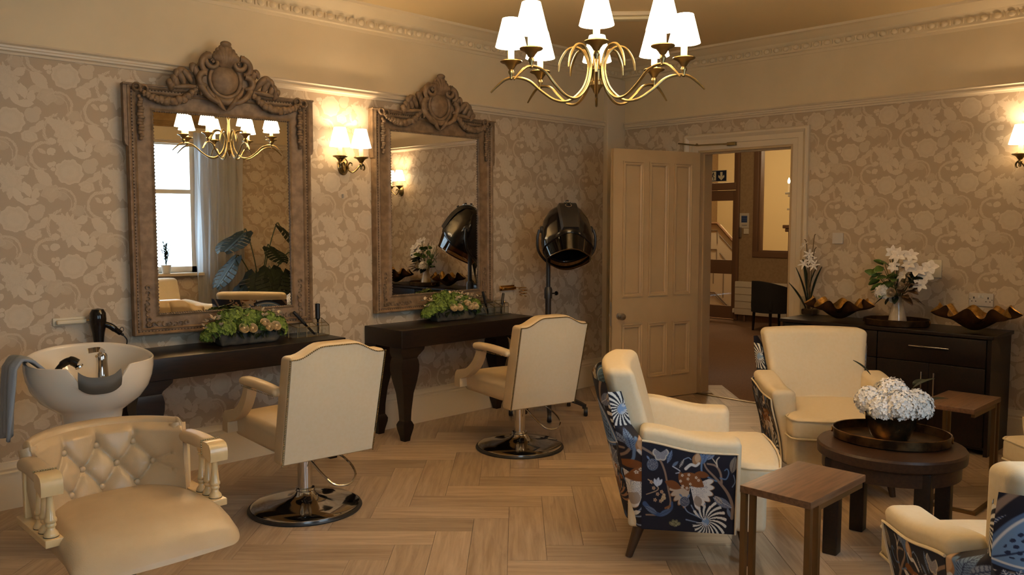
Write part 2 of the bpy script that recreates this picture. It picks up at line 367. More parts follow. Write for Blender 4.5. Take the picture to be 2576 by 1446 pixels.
def plank_mat():
    m=bpy.data.materials.new('oak_plank'); m.use_nodes=True; n=m.node_tree; N=n.nodes; Lk=n.links; b=N['Principled BSDF']; b.inputs['Roughness'].default_value=.42
    t=N.new('ShaderNodeTexCoord'); mp=N.new('ShaderNodeMapping'); mp.inputs['Scale'].default_value=(1.2,16,1); Lk.new(t.outputs['Object'],mp.inputs[0])
    oi=N.new('ShaderNodeObjectInfo'); ad=N.new('ShaderNodeVectorMath'); ad.operation='ADD'; Lk.new(mp.outputs[0],ad.inputs[0])
    sc=N.new('ShaderNodeVectorMath'); sc.operation='SCALE'; cb=N.new('ShaderNodeCombineXYZ')
    for i in range(3): Lk.new(oi.outputs['Random'],cb.inputs[i])
    Lk.new(cb.outputs[0],sc.inputs[0]); sc.inputs['Scale'].default_value=37; Lk.new(sc.outputs[0],ad.inputs[1])
    x=N.new('ShaderNodeTexNoise'); x.inputs['Scale'].default_value=2.2; x.inputs['Detail'].default_value=7; x.inputs['Roughness'].default_value=.62; x.inputs['Distortion'].default_value=.6; Lk.new(ad.outputs[0],x.inputs['Vector'])
    r=N.new('ShaderNodeValToRGB'); e=r.color_ramp.elements; e[0].position=.3; e[0].color=(*c('#9f886f'),1); e[1].position=.68; e[1].color=(*c('#c5af96'),1)
    Lk.new(x.outputs['Fac'],r.inputs[0])
    hv=N.new('ShaderNodeHueSaturation'); mr=N.new('ShaderNodeMapRange'); mr.inputs[3].default_value=.72; mr.inputs[4].default_value=1.12; Lk.new(oi.outputs['Random'],mr.inputs[0]); Lk.new(mr.outputs[0],hv.inputs['Value']); Lk.new(r.outputs[0],hv.inputs['Color'])
    Lk.new(hv.outputs[0],b.inputs['Base Color'])
    bp=N.new('ShaderNodeBump'); bp.inputs['Strength'].default_value=.12; bp.inputs['Distance'].default_value=.001; Lk.new(x.outputs['Fac'],bp.inputs['Height']); Lk.new(bp.outputs[0],b.inputs['Normal'])
    return m
M['plank']=plank_mat()

# ================================================================== ROOM SHELL
def wall_grid(name,P0,du,rects,zt=CEIL,m=None,parent=None,thick=.12,nrm=None,kind=True):
    """flat wall from rectangles (u0,u1,z0,z1) with UV in metres; P0 start, du unit direction"""
    g=G(); uvs=[]
    du=Vector(du); nn=Vector(nrm)
    for (a,b,z0,z1) in rects:
        p=[Vector(P0)+du*a+Vector((0,0,z0)),Vector(P0)+du*b+Vector((0,0,z0)),Vector(P0)+du*b+Vector((0,0,z1)),Vector(P0)+du*a+Vector((0,0,z1))]
        g.add(p,[(0,1,2,3)]); uvs+=[(a,z0),(b,z0),(b,z1),(a,z1)]
        if thick:
            q=[x-nn*thick for x in p]; g.add(p+q,[(7,6,5,4),(0,4,5,1),(1,5,6,2),(2,6,7,3),(3,7,4,0)])
            uvs+=[(a,z0),(b,z0),(b,z1),(a,z1)]*5
    me=bpy.data.meshes.new(name); me.from_pydata(g.v,[],g.f); me.materials.append(m); ul=me.uv_layers.new(name='UVMap')
    # uv per loop from world position along the wall
    for lp in me.loops:
        v=me.vertices[lp.vertex_index].co; ul.data[lp.index].uv=((v-Vector(P0)).dot(du),v.z)
    o=bpy.data.objects.new(name,me); COL.objects.link(o)
    if parent: o.parent=parent
    if kind: o['kind']='structure'
    return o
RAIL=2.45
DY0,DY1,DH=-.875,-1.765,2.165       # door opening in the back wall
wl=wall_grid('wall_left',(-7.4,0,0),(1,0,0),[(0,7.4,0,CEIL+.05)],m=M['paper'],nrm=(0,-1,0))
wb=wall_grid('wall_back',(0,0,0),(0,-1,0),[(0,-DY0,0,CEIL+.05),(-DY0,-DY1,DH,CEIL+.05),(-DY1,5.35,0,CEIL+.05)],m=M['paper'],nrm=(-1,0,0),thick=.18)
rects=[]; u=0
xs=sorted([(a+7.4,b+7.4) for a,b in WINS])
for (a,b) in xs:
    rects+= [(u,a,0,CEIL+.05),(a,b,0,WZ[0]),(a,b,WZ[1],CEIL+.05)]; u=b
rects.append((u,7.4,0,CEIL+.05))
wr=wall_grid('wall_right',(-7.4,YC,0),(1,0,0),rects,m=M['paper'],nrm=(0,1,0),thick=.2)
wf=wall_grid('wall_front',(XD,0,0),(0,-1,0),[(0,5.35,0,CEIL+.05)],m=M['paper'],nrm=(1,0,0))
# painted frieze above the picture rail (thin plaster facing on each wall)
def frieze(name,x0,x1,y0,y1,par):
    g=G(); g.box(x0,x1,y0,y1,RAIL,CEIL+.02); struct(g.build(name,M['paint'],par,ang=0))
frieze('frieze',-7.4,0,-.006,0,wl); frieze('frieze',-.006,0,-5.35,0,wb); frieze('frieze',-7.4,0,YC,YC+.006,wr); frieze('frieze',XD,XD+.006,-5.35,0,wf)
g=G(); g.box(XD-.12,.16,YC-.2,.12,CEIL,CEIL+.12); struct(g.build('ceiling',M['ceil'],ang=0))
g=G(); g.box(XD-.12,.16,YC-.2,.12,-.14,-.012); floor=struct(g.build('floor',M['espresso2'],ang=0))
# herringbone planks
LW,LL_=.18,.72; U0,V0=-3.68,-1.75
def clip(poly):
    x0,x1,y0,y1=XD,.0,YC,0
    for (ax,lim,sg) in ((0,x0,1),(0,x1,-1),(1,y0,1),(1,y1,-1)):
        out=[]
        for i in range(len(poly)):
            p,q=poly[i-1],poly[i]; dp=(p[ax]-lim)*sg; dq=(q[ax]-lim)*sg
            if dp>=0: out.append(p)
            if dp*dq<0:
                t=dp/(dp-dq); out.append((p[0]+(q[0]-p[0])*t,p[1]+(q[1]-p[1])*t))
        poly=out
        if len(poly)<3: return []
    return poly
planks=[]; r2=math.sqrt(.5)
for j in range(-8,9):
    for k in range(-50,51):
        u0=U0+k*LW+j*LL_; v0=V0+k*LW-j*LL_
        for kind in (0,1):
            uu,vv=(u0,v0) if kind==0 else (u0,v0+LW)
            su,sv=(LL_,LW) if kind==0 else (LW,LL_)
            gp=.0009
            cu,cv=uu+su/2,vv+sv/2; cx,cy=(cu+cv)*r2,(cu-cv)*r2
            if not(XD-.6<cx<.6 and YC-.6<cy<.6): continue
            pl=[(uu+gp,vv+gp),(uu+su-gp,vv+gp),(uu+su-gp,vv+sv-gp),(uu+gp,vv+sv-gp)]
            pl=clip([((a+b)*r2,(a-b)*r2) for a,b in pl])
            if pl:
                dx,dy=cx+6.43,cy+5.04; f=.703*dx+.711*dy; r=.711*dx-.703*dy
                vis=f>2.9 and abs(r)<f*.64+.35
                planks.append((0 if vis else 1,math.hypot(dx,dy),cx,cy,kind,pl))
planks.sort(); stuffg=G(); whole={}
for n_,(vis,d,cx,cy,kind,pl) in enumerate(planks):
    an=45 if kind==0 else -45; Mi=(T(cx,cy,0)@R(an)).inverted()
    lp=[Mi@Vector((x,y,0)) for x,y in pl]; q=[(p.x,p.y) for p in lp]
    if sum(q[i-1][0]*q[i][1]-q[i][0]*q[i-1][1] for i in range(len(q)))<0: q=q[::-1]
    h=.012+random.uniform(-.0003,.0003)
    if vis==0 and n_<298:
        g=G(); g.prism(q,.012,z0=-.012)
        key=len(q)==4 and abs(abs(q[0][0])-(LL_/2-gp))<1e-3 and abs(abs(q[1][1])-(LW/2-gp))<1e-3
        if key and whole.get('m'): o=bpy.data.objects.new('plank',whole['m']); COL.objects.link(o)
        else:
            o=g.build('plank',M['plank'],ang=0)
            if key: whole['m']=o.data
        o.parent=floor; o.location=(cx,cy,random.uniform(-.0004,0)); o.rotation_euler=(0,0,math.radians(an))
    else: stuffg.prism(q,.012,M=T(cx,cy,-.012)@R(an))
stuffg.build('planks_far',M['plank'],floor,ang=0,kind='stuff')
# mouldings: sweep a profile (d=out from wall, z) along a wall segment
def mould(name,prof,p0,p1,out,parent=None,m=None,mit=(0,0)):
    p0,p1,out=Vector(p0),Vector(p1),Vector(out); t=(p1-p0).normalized(); g=G()
    A=[tuple(p0+t*(mit[0]*d)+out*d+Vector((0,0,z))) for d,z in prof]; B=[tuple(p1-t*(mit[1]*d)+out*d+Vector((0,0,z))) for d,z in prof]
    g.rings([A,B]); o=g.build(name,m or M['trimw'],parent,ang=30); return struct(o)
railp=[(0,2.40),(.006,2.40),(.010,2.412),(.024,2.418),(.026,2.428),(.018,2.434),(.02,2.444),(.034,2.452),(.03,2.462),(.006,2.466),(0,2.466)]
railp=[(d,z+.01) for d,z in railp]
for nm,a,b,o_ in (('trim_1',(-7.4,0,0),(-.26,0,0),(0,-1,0)),('trim_2',(0,-.06,0),(0,-5.35,0),(-1,0,0)),('trim_3',(-7.4,YC,0),(0,YC,0),(0,1,0)),('trim_4',(XD,0,0),(XD,-5.35,0),(1,0,0))):
    mould(nm,railp,a,b,o_)
corp=[(0,2.865),(.012,2.865),(.016,2.885),(.03,2.892),(.032,2.905),(.03,2.945),(.045,2.958),(.052,2.972),(.09,2.99),(.11,3.005),(.16,3.012),(.165,3.03),(0,3.03)]
cors=[]
for nm,a,b,o_ in (('trim_5',(-7.4,0,0),(0,0,0),(0,-1,0)),('trim_6',(0,0,0),(0,-5.35,0),(-1,0,0)),('trim_7',(-7.4,YC,0),(0,YC,0),(0,1,0)),('trim_8',(XD,0,0),(XD,-5.35,0),(1,0,0))):
    cors.append(mould(nm,corp,a,b,o_,m=M['paint'],mit=(1,1)))
eg=G(); eg.ell((0,0,0),(.026,.016,.021),8,5); eg.ell((.045,0,0),(.006,.012,.02),6,4)
em=eg.mesh('egg_ornament',M['paint'])
def eggs(par,p,dv,n,rz):
    for i in range(n):
        o=bpy.data.objects.new('egg_ornament',em); COL.objects.link(o); o.parent=par
        o.location=(p[0]+dv[0]*i*.085,p[1]+dv[1]*i*.085,2.925); o.rotation_euler=(0,0,math.radians(rz))
eggs(cors[0],(-5.35,-.036),(1,0),62,0); eggs(cors[1],(-.036,-.08),(0,-1),50,90)
basep=[(0,0),(.022,0),(.022,.17),(.019,.178),(.02,.195),(.013,.205),(.016,.218),(.006,.232),(.004,.25),(0,.255)]
mould('baseboard_left',basep,(-7.4,0,0),(-.26,0,0),(0,-1,0)); 
mould('baseboard_back',basep,(0,-.06,0),(0,-.70,0),(-1,0,0)); mould('baseboard_back.001',basep,(0,-1.92,0),(0,-5.35,0),(-1,0,0))
mould('baseboard_right',basep,(-7.4,YC,0),(0,YC,0),(0,1,0)); mould('baseboard_front',basep,(XD,0,0),(XD,-5.35,0),(1,0,0))
g=G(); g.box(-.26,0,-.055,0,0,2.87,bev=.004); struct(g.build('trim_9',M['trimw']))
g=G(); g.box(-.285,0,-.08,.0,0,.19,bev=.004); struct(g.build('baseboard_left.001',M['trimw']))
# door opening: lining, architrave
g=G(); g.box(-.006,.19,DY0-.02,DY0,0,DH); g.box(-.006,.19,DY1,DY1+.02,0,DH); g.box(-.006,.19,DY1+.02,DY0-.02,DH-.02,DH); g.box(.045,.07,DY0-.034,DY0-.02,0,DH-.02); g.box(.045,.07,DY1+.02,DY1+.034,0,DH-.02); g.box(.045,.07,DY1+.034,DY0-.034,DH-.034,DH-.02)
lining=struct(g.build('trim_10',M['doorp'],ang=0))
ap=[(0,0),(.012,0),(.016,.012),(.016,.045),(.022,.05),(.022,.09),(.03,.10),(.04,.115),(.04,.13),(.028,.14),(.0,.14)]
g=G(); pts=[(DY0,0),(DY0,DH),(DY1,DH),(DY1,0)]
L=[]
for i,(y,z) in enumerate(pts):
    L.append([(-d,y+(w if i<2 else -w),z+(w if 0<i<3 else 0)) for d,w in ap])
g.rings(L); struct(g.build('trim_11',M['trimw'],ang=30))
# threshold strip
g=G(); g.box(-.03,.02,DY1,DY0,-.002,.006,bev=.002); struct(g.build('trim_12',M['brass']))
# ---- the open panelled door
dth=106; door=bpy.data.objects.new('door_1',None); COL.objects.link(door); door['kind']='structure'
door.location=(-.030,DY0-.018,.008); door.rotation_euler=(0,0,math.radians(180-15.5))
DW,DT,DHH=.93,.042,2.135
# local: x from hinge to lock edge, visible face = +y local? (faces the camera side)
g=G(); cols=[(.0,.10),(.285,.355),(.555,.625),(.83,.93)]; rows=[(0,.20),(.66,.90),(2.03,DHH)]
for a,b in cols: g.box(a,b,-DT/2,DT/2,0,DHH)
for a,b in rows:
    for i in range(3): g.box(cols[i][1],cols[i+1][0],-DT/2,DT/2,a,b)
g.build('frame',M['doorp'],door,ang=0)
pan=[(cols[i][1],cols[i+1][0],rows[j][1],rows[j+1][0]) for i in range(3) for j in range(2)]
for (a,b,z0,z1) in pan:
    g=G(); g.box(a,b,-DT/2+.014,DT/2-.014,z0,z1)
    pn=g.build('panel',M['doorp'],door,ang=0)
    g=G()
    for sg in (-1,1):
        Lr=[]
        for (d,w) in ((0,0),(.010,0),(.012,.008),(.004,.014),(.006,.024),(-.002,.034),(-.012,.036)):
            Lr.append((w,sg*(DT/2+d)))
        ring=[]
        for (x,z,sx,sz) in ((a,z0,1,1),(b,z0,-1,1),(b,z1,-1,-1),(a,z1,1,-1)):
            ring.append([(x+sx*(w-.006),y,z+sz*(w-.006)) for w,y in Lr])
        ring.append(ring[0]); g.rings(ring,caps=False)
    g.build('panel_moulding',M['doorp'],pn,ang=30)
g=G()
for sg in (-1,1):
    g.lathe([(.027,0),(.027,.006),(.011,.010),(.010,.03),(.024,.038),(.030,.052),(.026,.066),(.0,.07)],18,T(.865,sg*DT/2,.74)@R(-90*sg,'X'))
g.build('door_knob',M['steel'],door)
g=G(); g.box(.9305,.9325,-.012,.012,.66,.86); g.build('lock_plate',M['steel'],door,ang=0)
g=G(); g.box(.929,.9335,-.019,-.013,.02,2.1); g.box(.929,.9335,.013,.019,.02,2.1); g.build('smoke_seal',M['doorp'],door,ang=0)
# closer arm
g=G(); g.tube([(-.06,-.70,2.235),(-.12,-.93,2.20),(-.045,-1.22,2.20)],.006,6); g.ell((-.12,-.93,2.205),.012); g.box(-.05,-.015,-1.26,-1.18,2.185,2.215,bev=.004)
g.box(-.22,-.04,-.86,-.82,2.12,2.14)
cl=g.build('door_closer',M['brass'],None); tag(cl,'thin brass scissor arm linking open door top to the door frame','door closer')
# ---- windows in the wall behind the camera (reflected in the large mirror)
for k,(a,b) in enumerate(WINS):
    w=bpy.data.objects.new('window_%d'%(k+1),None); COL.objects.link(w); w['kind']='structure'
    g=G(); y0,y1=YC-.12,YC-.06
    g.box(a,a+.06,y0,y1,WZ[0],WZ[1]); g.box(b-.06,b,y0,y1,WZ[0],WZ[1]); g.box(a,b,y0,y1,WZ[1]-.06,WZ[1]); g.box(a,b,y0,y1,WZ[0],WZ[0]+.07); g.box(a,b,y0,y1+.015,1.84,1.89); g.build('window_frame',M['porcwhite'],w,ang=0)
    g=G(); g.box(a+.05,b-.05,YC-.095,YC-.089,WZ[0]+.05,1.85); g.box(a+.05,b-.05,YC-.095,YC-.089,1.88,WZ[1]-.05); g.build('pane',M['glass'],w,ang=0)
    g=G(); g.box(a-.05,b+.05,YC-.19,YC+.10,WZ[0]-.035,WZ[0],bev=.006); g.box(a-.02,a,YC-.2,YC,WZ[0],WZ[1]); g.box(b,b+.02,YC-.2,YC,WZ[0],WZ[1]); g.box(a,b,YC-.2,YC,WZ[1],WZ[1]+.02); g.build('window_sill',M['trimw'],w)
    g=G(); g.box((a+b)/2-.03,(a+b)/2+.03,YC-.06,YC-.03,1.885,1.90,bev=.003); g.tube([((a+b)/2,YC-.04,1.9),((a+b)/2+.03,YC-.02,1.88),((a+b)/2+.05,YC-.02,1.85)],.005,6); g.build('sash_catch',M['brass'],w)
def curtain(x0,x1,label):
    g=G()
    def f(u,v):
        x=x0+(x1-x0)*u; z=.06+2.5*v
        return (x+.01*sin(9*v+u*30),YC+.09+.028*sin(u*34+.8*sin(v*5))+.012*sin(u*77),z)
    g.grid(f,90,14); o=g.build('curtain',M['sheer'],ang=80); tag(o,label,'curtain')
curtain(-3.12,-2.56,'pale sheer curtain hanging to the floor between window and plant'); curtain(-5.75,-5.25,'pale sheer curtain hanging beside the window nearest the camera')
for k,(a,b) in enumerate(WINS):
    g=G()
    for i in range(4): g.box(a-.12,b+.12,YC+.01+.01*i,YC+.022+.01*i,2.62+.02*i,2.90,bev=.004)
    o=g.build('roman_blind',M['blind']); tag(o,['brown checked roman blind gathered above the plant window','brown roman blind gathered above the second window'][k],'blind')
# ---- corridor beyond the door
HX=5.35
g=G(); g.box(.0,9.2,-2.6,4.6,-.14,-.004); struct(g.build('floor.001',M['carpet'],ang=0))
g=G(); g.box(.16,9.2,-2.6,4.6,3.25,3.35); struct(g.build('ceiling.001',M['paint'],ang=0))
# hall end wall with glazed door opening (y 2.95..1.89), fanlight, interior window (y 1.48..0.5)
OY0,OY1=2.95,1.885; WY0,WY1=1.50,.35
g=G()
for (y0,y1,z0,z1) in ((OY0,4.6,0,3.3),(OY1,OY0,2.68,3.3),(WY0,OY1,0,3.3),(WY1,WY0,0,1.08),(WY1,WY0,2.85,3.3),(-2.6,WY1,0,3.3)): g.box(HX,HX+.12,y0,y1,z0,z1)
struct(g.build('wall_hall',M['hallw'],ang=0))
g=G(); g.box(.16,9.2,4.6,4.7,0,3.3); g.box(.16,9.2,-2.7,-2.6,0,3.3); struct(g.build('wall_hall_side',M['hallw'],ang=0))
g=G(); g.box(.18,.26,.12,4.7,0,3.4); g.box(.10,.26,-2.7,4.7,3.0,3.4); g.box(.18,.26,-2.7,-1.9,0,3.4); struct(g.build('wall_hall_near',M['hallw'],ang=0))
g=G(); g.box(9.2,9.3,-2.6,4.6,0,3.3); struct(g.build('wall_stair',mat('stair_wall','#e4cf9c',.8),ang=0))
g=G()
for (y0,y1,z0,z1) in ((OY1-.06,OY1,0,2.72),(OY0,OY0+.06,0,2.72),(OY1,OY0,2.05,2.16),(OY1,OY0,2.66,2.72)): g.box(HX-.03,HX+.12,y0,y1,z0,z1,bev=.008)
g.box(HX-.015,HX+.1,OY1,OY1+.04,2.16,2.66); g.box(HX-.02,HX,WY1-.02,WY0+.09,1.0,1.09,bev=.01); g.box(HX-.02,HX,WY0,WY0+.09,1.08,2.9,bev=.01); g.box(HX-.012,HX+.1,WY0-.03,WY0,1.08,2.9,bev=.004); g.box(HX-.01,HX+.1,WY1,WY0,1.08,1.11,bev=.004)
struct(g.build('trim_13',M['hallp']))
d2=bpy.data.objects.new('door_2',None); COL.objects.link(d2); d2['kind']='structure'
g=G(); X0,X1=HX+.02,HX+.065
for (y0,y1,z0,z1) in ((OY1,OY1+.075,.01,2.04),(OY0-.09,OY0,.01,2.04),(OY1+.076,OY0-.091,1.88,2.04),(OY1+.076,OY0-.091,.72,.94),(OY1+.076,OY0-.091,.01,.21)): g.box(X0,X1,y0,y1,z0,z1,bev=.004)
g.build('frame',M['hallp'],d2)
for z0,z1 in ((.2,.73),(.93,1.89)):
    g=G(); g.box(X0+.018,X0+.024,OY1+.07,OY0-.085,z0,z1); g.build('pane',M['glass'],d2,ang=0)
g=G(); g.box(HX+.03,HX+.036,OY1,OY0,2.16,2.66); g.build('pane',M['glass'],d2,ang=0)
w3=bpy.data.objects.new('window_3',None); COL.objects.link(w3); w3['kind']='structure'
g=G(); g.box(HX+.03,HX+.036,WY1,WY0-.03,1.1,2.85); g.build('pane',M['glass'],w3,ang=0)
# panelled staircase side seen through the glazed door
cream=mat('stair_panel_paint','#c3b49a',.6); dkln=mat('stair_panel_line','#6e5b45',.6)
st=thing('staircase','cream panelled staircase side seen through the glazed hall door','staircase',(7.2,0,0))
g=G(); g.prism([(2.6,-.2),(3.9,-.2),(3.9,1.50),(3.33,1.50),(2.6,.78)],.08,M=Matrix(((0,0,1,0),(1,0,0,0),(0,1,0,0),(0,0,0,1)))); g.build('side_panel',cream,st,ang=0)
g=G()
for (a,b) in (((3.9,1.39),(3.36,1.39)),((3.36,1.39),(3.35,1.15)),((3.9,1.04),(3.36,1.04)),((3.36,1.04),(3.36,.85)),((3.30,1.30),(3.04,1.05)),((3.29,.98),(3.18,.86)),((3.42,.62),(3.42,.40)),((3.21,.62),(3.21,.15)),((3.9,.24),(3.38,.24)),((3.38,.24),(3.06,-.02)),((3.9,.20),(3.38,.20)),((3.38,.20),(3.10,-.03))):
    g.tube([(-.008,a[0],a[1]),(-.008,b[0],b[1])],.010,4)
g.build('panel_moulding',dkln,st,ang=0)
g=G(); g.tube([(-.03,3.9,1.52),(-.03,3.34,1.52),(-.03,2.6,.80)],.025,8); g.build('handrail',M['hallp'],st)
# exit sign: navy board, white running man and arrow (hangs in the fanlight)
sg_=thing('exit_sign','blue and white fire exit sign with running figure and down arrow above hall door','sign',(HX-.05,2.28,2.27))
dkb=mat('sign_blue','#16243a',.5); wh=mat('sign_white','#d8cfae',.6)
g=G(); g.box(-.006,0,-.24,.26,-.085,.085); g.build('board',dkb,sg_,ang=0)
g=G(); g.box(-.010,-.006,-.245,.265,.082,.09); g.box(-.010,-.006,-.245,.265,-.09,-.082); g.box(-.010,-.006,-.247,-.24,-.09,.09); g.box(-.009,-.006,-.055,.055,-.07,.07)
YZ=Matrix(((0,0,-1,-.006),(-1,0,0,0),(0,1,0,0),(0,0,0,1)))
g.prism([(.13,.06),(.17,.06),(.17,-.01),(.20,.015),(.205,-.02),(.15,-.07),(.095,-.02),(.10,.015),(.13,-.01)],.003,M=YZ)
g.prism([(-.245,.06),(-.17,.06),(-.17,-.06),(-.185,-.06),(-.185,.04),(-.245,.04)],.003,M=YZ); g.build('pictogram',wh,sg_,ang=0)
YZ2=YZ@T(0,0,.004)
g=G(); g.prism([(.008+.012*cos(a*PI/4),.046+.012*sin(a*PI/4)) for a in range(8)],.002,M=YZ2)
for a,b in (((.004,.034),(-.008,-.002)),((-.008,-.002),(.02,-.022)),((.02,-.022),(.012,-.055)),((-.008,-.002),(-.018,-.03)),((-.018,-.03),(-.04,-.034)),((.002,.028),(.026,.012)),((.002,.028),(-.024,.02)),((-.024,.02),(-.03,.0))):
    g.tube([YZ2@Vector((*a,.001)),YZ2@Vector((*b,.001))],.006,6)
g.build('running_figure',dkb,sg_)
# fire notice + key switch
nt_=thing('fire_notice','small blue and white fire action notice on hall wall beside glazed door','notice',(HX-.006,1.74,1.565))
g=G(); g.box(0,.006,-.08,.08,-.115,.115); g.build('board',mat('notice_paper','#c9bca4',.6),nt_,ang=0)
g=G(); g.box(-.002,0,-.05,.05,-.03,.075); g.build('text_panel',mat('notice_blue','#3d4f78',.6),nt_,ang=0)
g=G()
for k in range(3): g.box(-.004,-.002,-.045,.045,.045-.03*k,.052-.03*k)
g.box(-.004,-.002,-.05,.04,-.075,-.07); g.build('text_line',dkb,nt_,ang=0)
def plate(name,label,cat,loc,w,h,m=M['plastic'],ax='X',d=.012):
    g=G(); g.box(-d,0,-w/2,w/2,-h/2,h/2,bev=.003) if ax=='X' else g.box(-w/2,w/2,-d,0,-h/2,h/2,bev=.003)
    o=g.build(name,m,loc=loc); tag(o,label,cat); return o
plate('light_switch','small square beige switch under the fire notice','switch',(HX-.002,1.70,1.40),.085,.085)
o=plate('door_handle_plate','slim steel access reader left of the beige hall switch','reader',(HX-.002,1.80,1.38),.035,.16,M['steel'],d=.03)
o.name='access_reader'
# radiator
rd=thing('radiator','cream panel radiator on hall wall behind dark chair','radiator',(HX-.10,1.35,.1))
g=G(); g.box(0,.07,-.45,.48,0,.52,bev=.01); g.build('body',M['plastic'],rd)
g=G(); 
for k in range(4): g.box(-.004,0,-.44,.47,.1+.11*k,.105+.11*k)
g.build('groove_line',M['hallw'],rd,ang=0); g=G(); g.box(.02,.06,.49,.53,.02,.09,bev=.01); g.build('valve',M['plastic'],rd); 
for y_ in (-.315,.315): g=G(); g.box(.02,.04,y_-.015,y_+.015,-.1,0); g.build('bracket',M['hallp'],rd,ang=0)
# hall tub chair
ht=thing('tub_chair','dark velvet tub chair standing against the hall radiator','chair',(4.45,.76,0),62)
g=G(); g.grid(lambda u,v:(.30*cos(PI*(-.12+1.24*u)),.28*sin(PI*(-.12+1.24*u)),.28+(.44-.10*abs(2*u-1)**2)*v),24,6); g.grid(lambda u,v:(.23*cos(PI*(-.12+1.24*u)),.21*sin(PI*(-.12+1.24*u)),.28+(.44-.10*abs(2*u-1)**2)*v),24,6)
g.grid(lambda u,v:((.30-.07*v)*cos(PI*(-.12+1.24*u)),(.28-.07*v)*sin(PI*(-.12+1.24*u)),.72-.10*abs(2*u-1)**2),24,1); g.build('backrest',M['navy'],ht)
g=G(); g.rbox((0,-.05,.38),(.5,.5,.16),.04); g.build('seat',M['navy'],ht)
for x in (-.2,.2):
    for y in (-.25,.16): g=G(); g.tube([(x,y,.3),(x*1.05,y*1.05,0)],[.022,.016],8); g.build('leg',M['espresso'],ht)
# fireplace mantel edge with a candle lamp (seen past the right door jamb)
mt_=thing('mantelpiece','brown mantelpiece with cream shelves above, cut off by the door frame','fireplace',(4.95,.74,0))
g=G(); g.box(-.05,.4,-.9,.04,0,1.44,bev=.01); g.box(-.08,.42,-.9,.08,0,.14,bev=.01); g.build('pilaster',M['hallp'],mt_); g=G(); g.box(-.09,.4,-.9,.11,1.45,1.50,bev=.01); g.box(-.07,.4,-.9,.08,1.40,1.45,bev=.01); g.build('shelf',M['hallp'],mt_)
g=G(); g.box(-.0,.4,-.9,.03,1.5,2.6); g.box(-.05,.4,-.9,.07,1.71,1.74,bev=.008); g.box(-.06,.4,-.9,.10,1.94,1.97,bev=.008); g.box(-.05,.4,-.9,.06,1.90,1.93,bev=.008); g.build('overmantel',M['plastic'],mt_)
cdl=thing('candle_lamp','single lit candle bulb lamp on the hall overmantel shelf','lamp',(4.93,.80,1.972)); g=G(); g.cyl((0,0,0),(0,0,.12),.012,8); g.build('candle_sleeve',M['candle'],cdl); g=G(); g.lathe([(.0,.12),(.014,.13),(.018,.16),(.008,.19),(0,.205)],10); g.build('bulb',M['bulb'],cdl)
# ceiling box (emergency light)
el=thing('emergency_light','small rectangular white emergency light fixed flat to the ceiling','light fitting',(-1.50,-1.28,3.03),-48)
g=G(); g.box(-.17,.17,-.055,.055,-.03,0,bev=.006); g.build('body',M['paint'],el); g=G(); g.box(-.15,.15,-.04,.04,-.055,-.03,bev=.012); g.build('diffuser',mat('diffuser','#dccb9f',.4),el)

# ================================================================== LAMPS
shade_g=G(); shade_g.lathe([(.073,0),(.0715,.0),(.039,.128),(.0405,.128),(.073,0)],24)
shade_m=shade_g.mesh('lamp_shade',M['shade'])
cand_g=G(); cand_g.lathe([(.0145,-.068),(.0145,.03),(.010,.034),(0,.034)],12); cand_m=cand_g.mesh('candle_sleeve',M['candle'])
cup_g=G(); cup_g.lathe([(.005,-.150),(.009,-.145),(.008,-.130),(.013,-.122),(.014,-.112),(.009,-.104),(.014,-.100),(.020,-.090),(.030,-.078),(.046,-.072),(.052,-.067),(.050,-.063),(.015,-.068),(0,-.068)],20); cup_m=cup_g.mesh('drip_cup',M['brass'])
bulb_g=G(); bulb_g.lathe([(0,.034),(.010,.040),(.015,.055),(.010,.078),(0,.09)],10); bulb_m=bulb_g.mesh('bulb',M['bulb'])
shade_m2=shade_g.mesh('lamp_shade',M['shade2'])
def candle(parent,x,y,z,en,sm=None):
    """shade, sleeve, drip cup and bulb of one light; z=bottom edge of the shade"""
    out=[]
    for me,nm in ((cup_m,'drip_cup'),(cand_m,'candle_sleeve'),(sm or shade_m,'lamp_shade'),(bulb_m,'bulb')):
        o=bpy.data.objects.new(nm,me); COL.objects.link(o); o.parent=parent; o.location=(x,y,z)
    l=bpy.data.lights.new('bulb_light','POINT'); l.energy=en; l.color=WARM; l.shadow_soft_size=.02
    o=bpy.data.objects.new('bulb_light',l); COL.objects.link(o); o.parent=parent; o.location=(x,y,z+.105)
ch=thing('chandelier','antique brass eight-arm chandelier with small cream shades hanging from the ceiling','chandelier',(-3.40,-2.52,2.30),39.5)
armpts=catmull([(.175,-.075),(.165,-.025),(.13,.025),(.085,.03),(.05,-.005),(.036,-.07),(.06,-.15),(.12,-.205),(.185,-.205),(.25,-.165),(.31,-.115),(.37,-.098),(.42,-.105),(.46,-.135),(.49,-.165)],6)
for k in range(8):
    g=G(); pts=[(p.x,0,p.y) for p in armpts]; n=len(pts); g.tube(pts,[.55+.45*min(1,i/8,(n-1-i)/10) if True else 1 for i in range(n)],8,sq=None) if False else g.tube(pts,[(.0068)*(.55+.45*min(1,i/8,(n-1-i)/10)) for i in range(n)],8)
    a=g.build('arm',M['brass'],ch,rot=(0,0,45*k)); candle(ch,.395*cos(PI*k/4),.395*sin(PI*k/4),.042,CAND_W)
g=G(); g.lathe([(0,-.20),(.006,-.195),(.008,-.18),(.014,-.17),(.02,-.155),(.034,-.14),(.034,-.125),(.028,-.12),(.028,-.075),(.031,-.07),(.028,-.06),(.020,-.04),(.014,.03),(.010,.10),(.012,.13),(.016,.14),(.012,.15),(.016,.16),(.011,.17),(.008,.2),(.007,.3),(.007,.66),(.02,.67),(.05,.70),(.055,.73),(0,.73)],20)
g.build('column',M['brass'],ch)
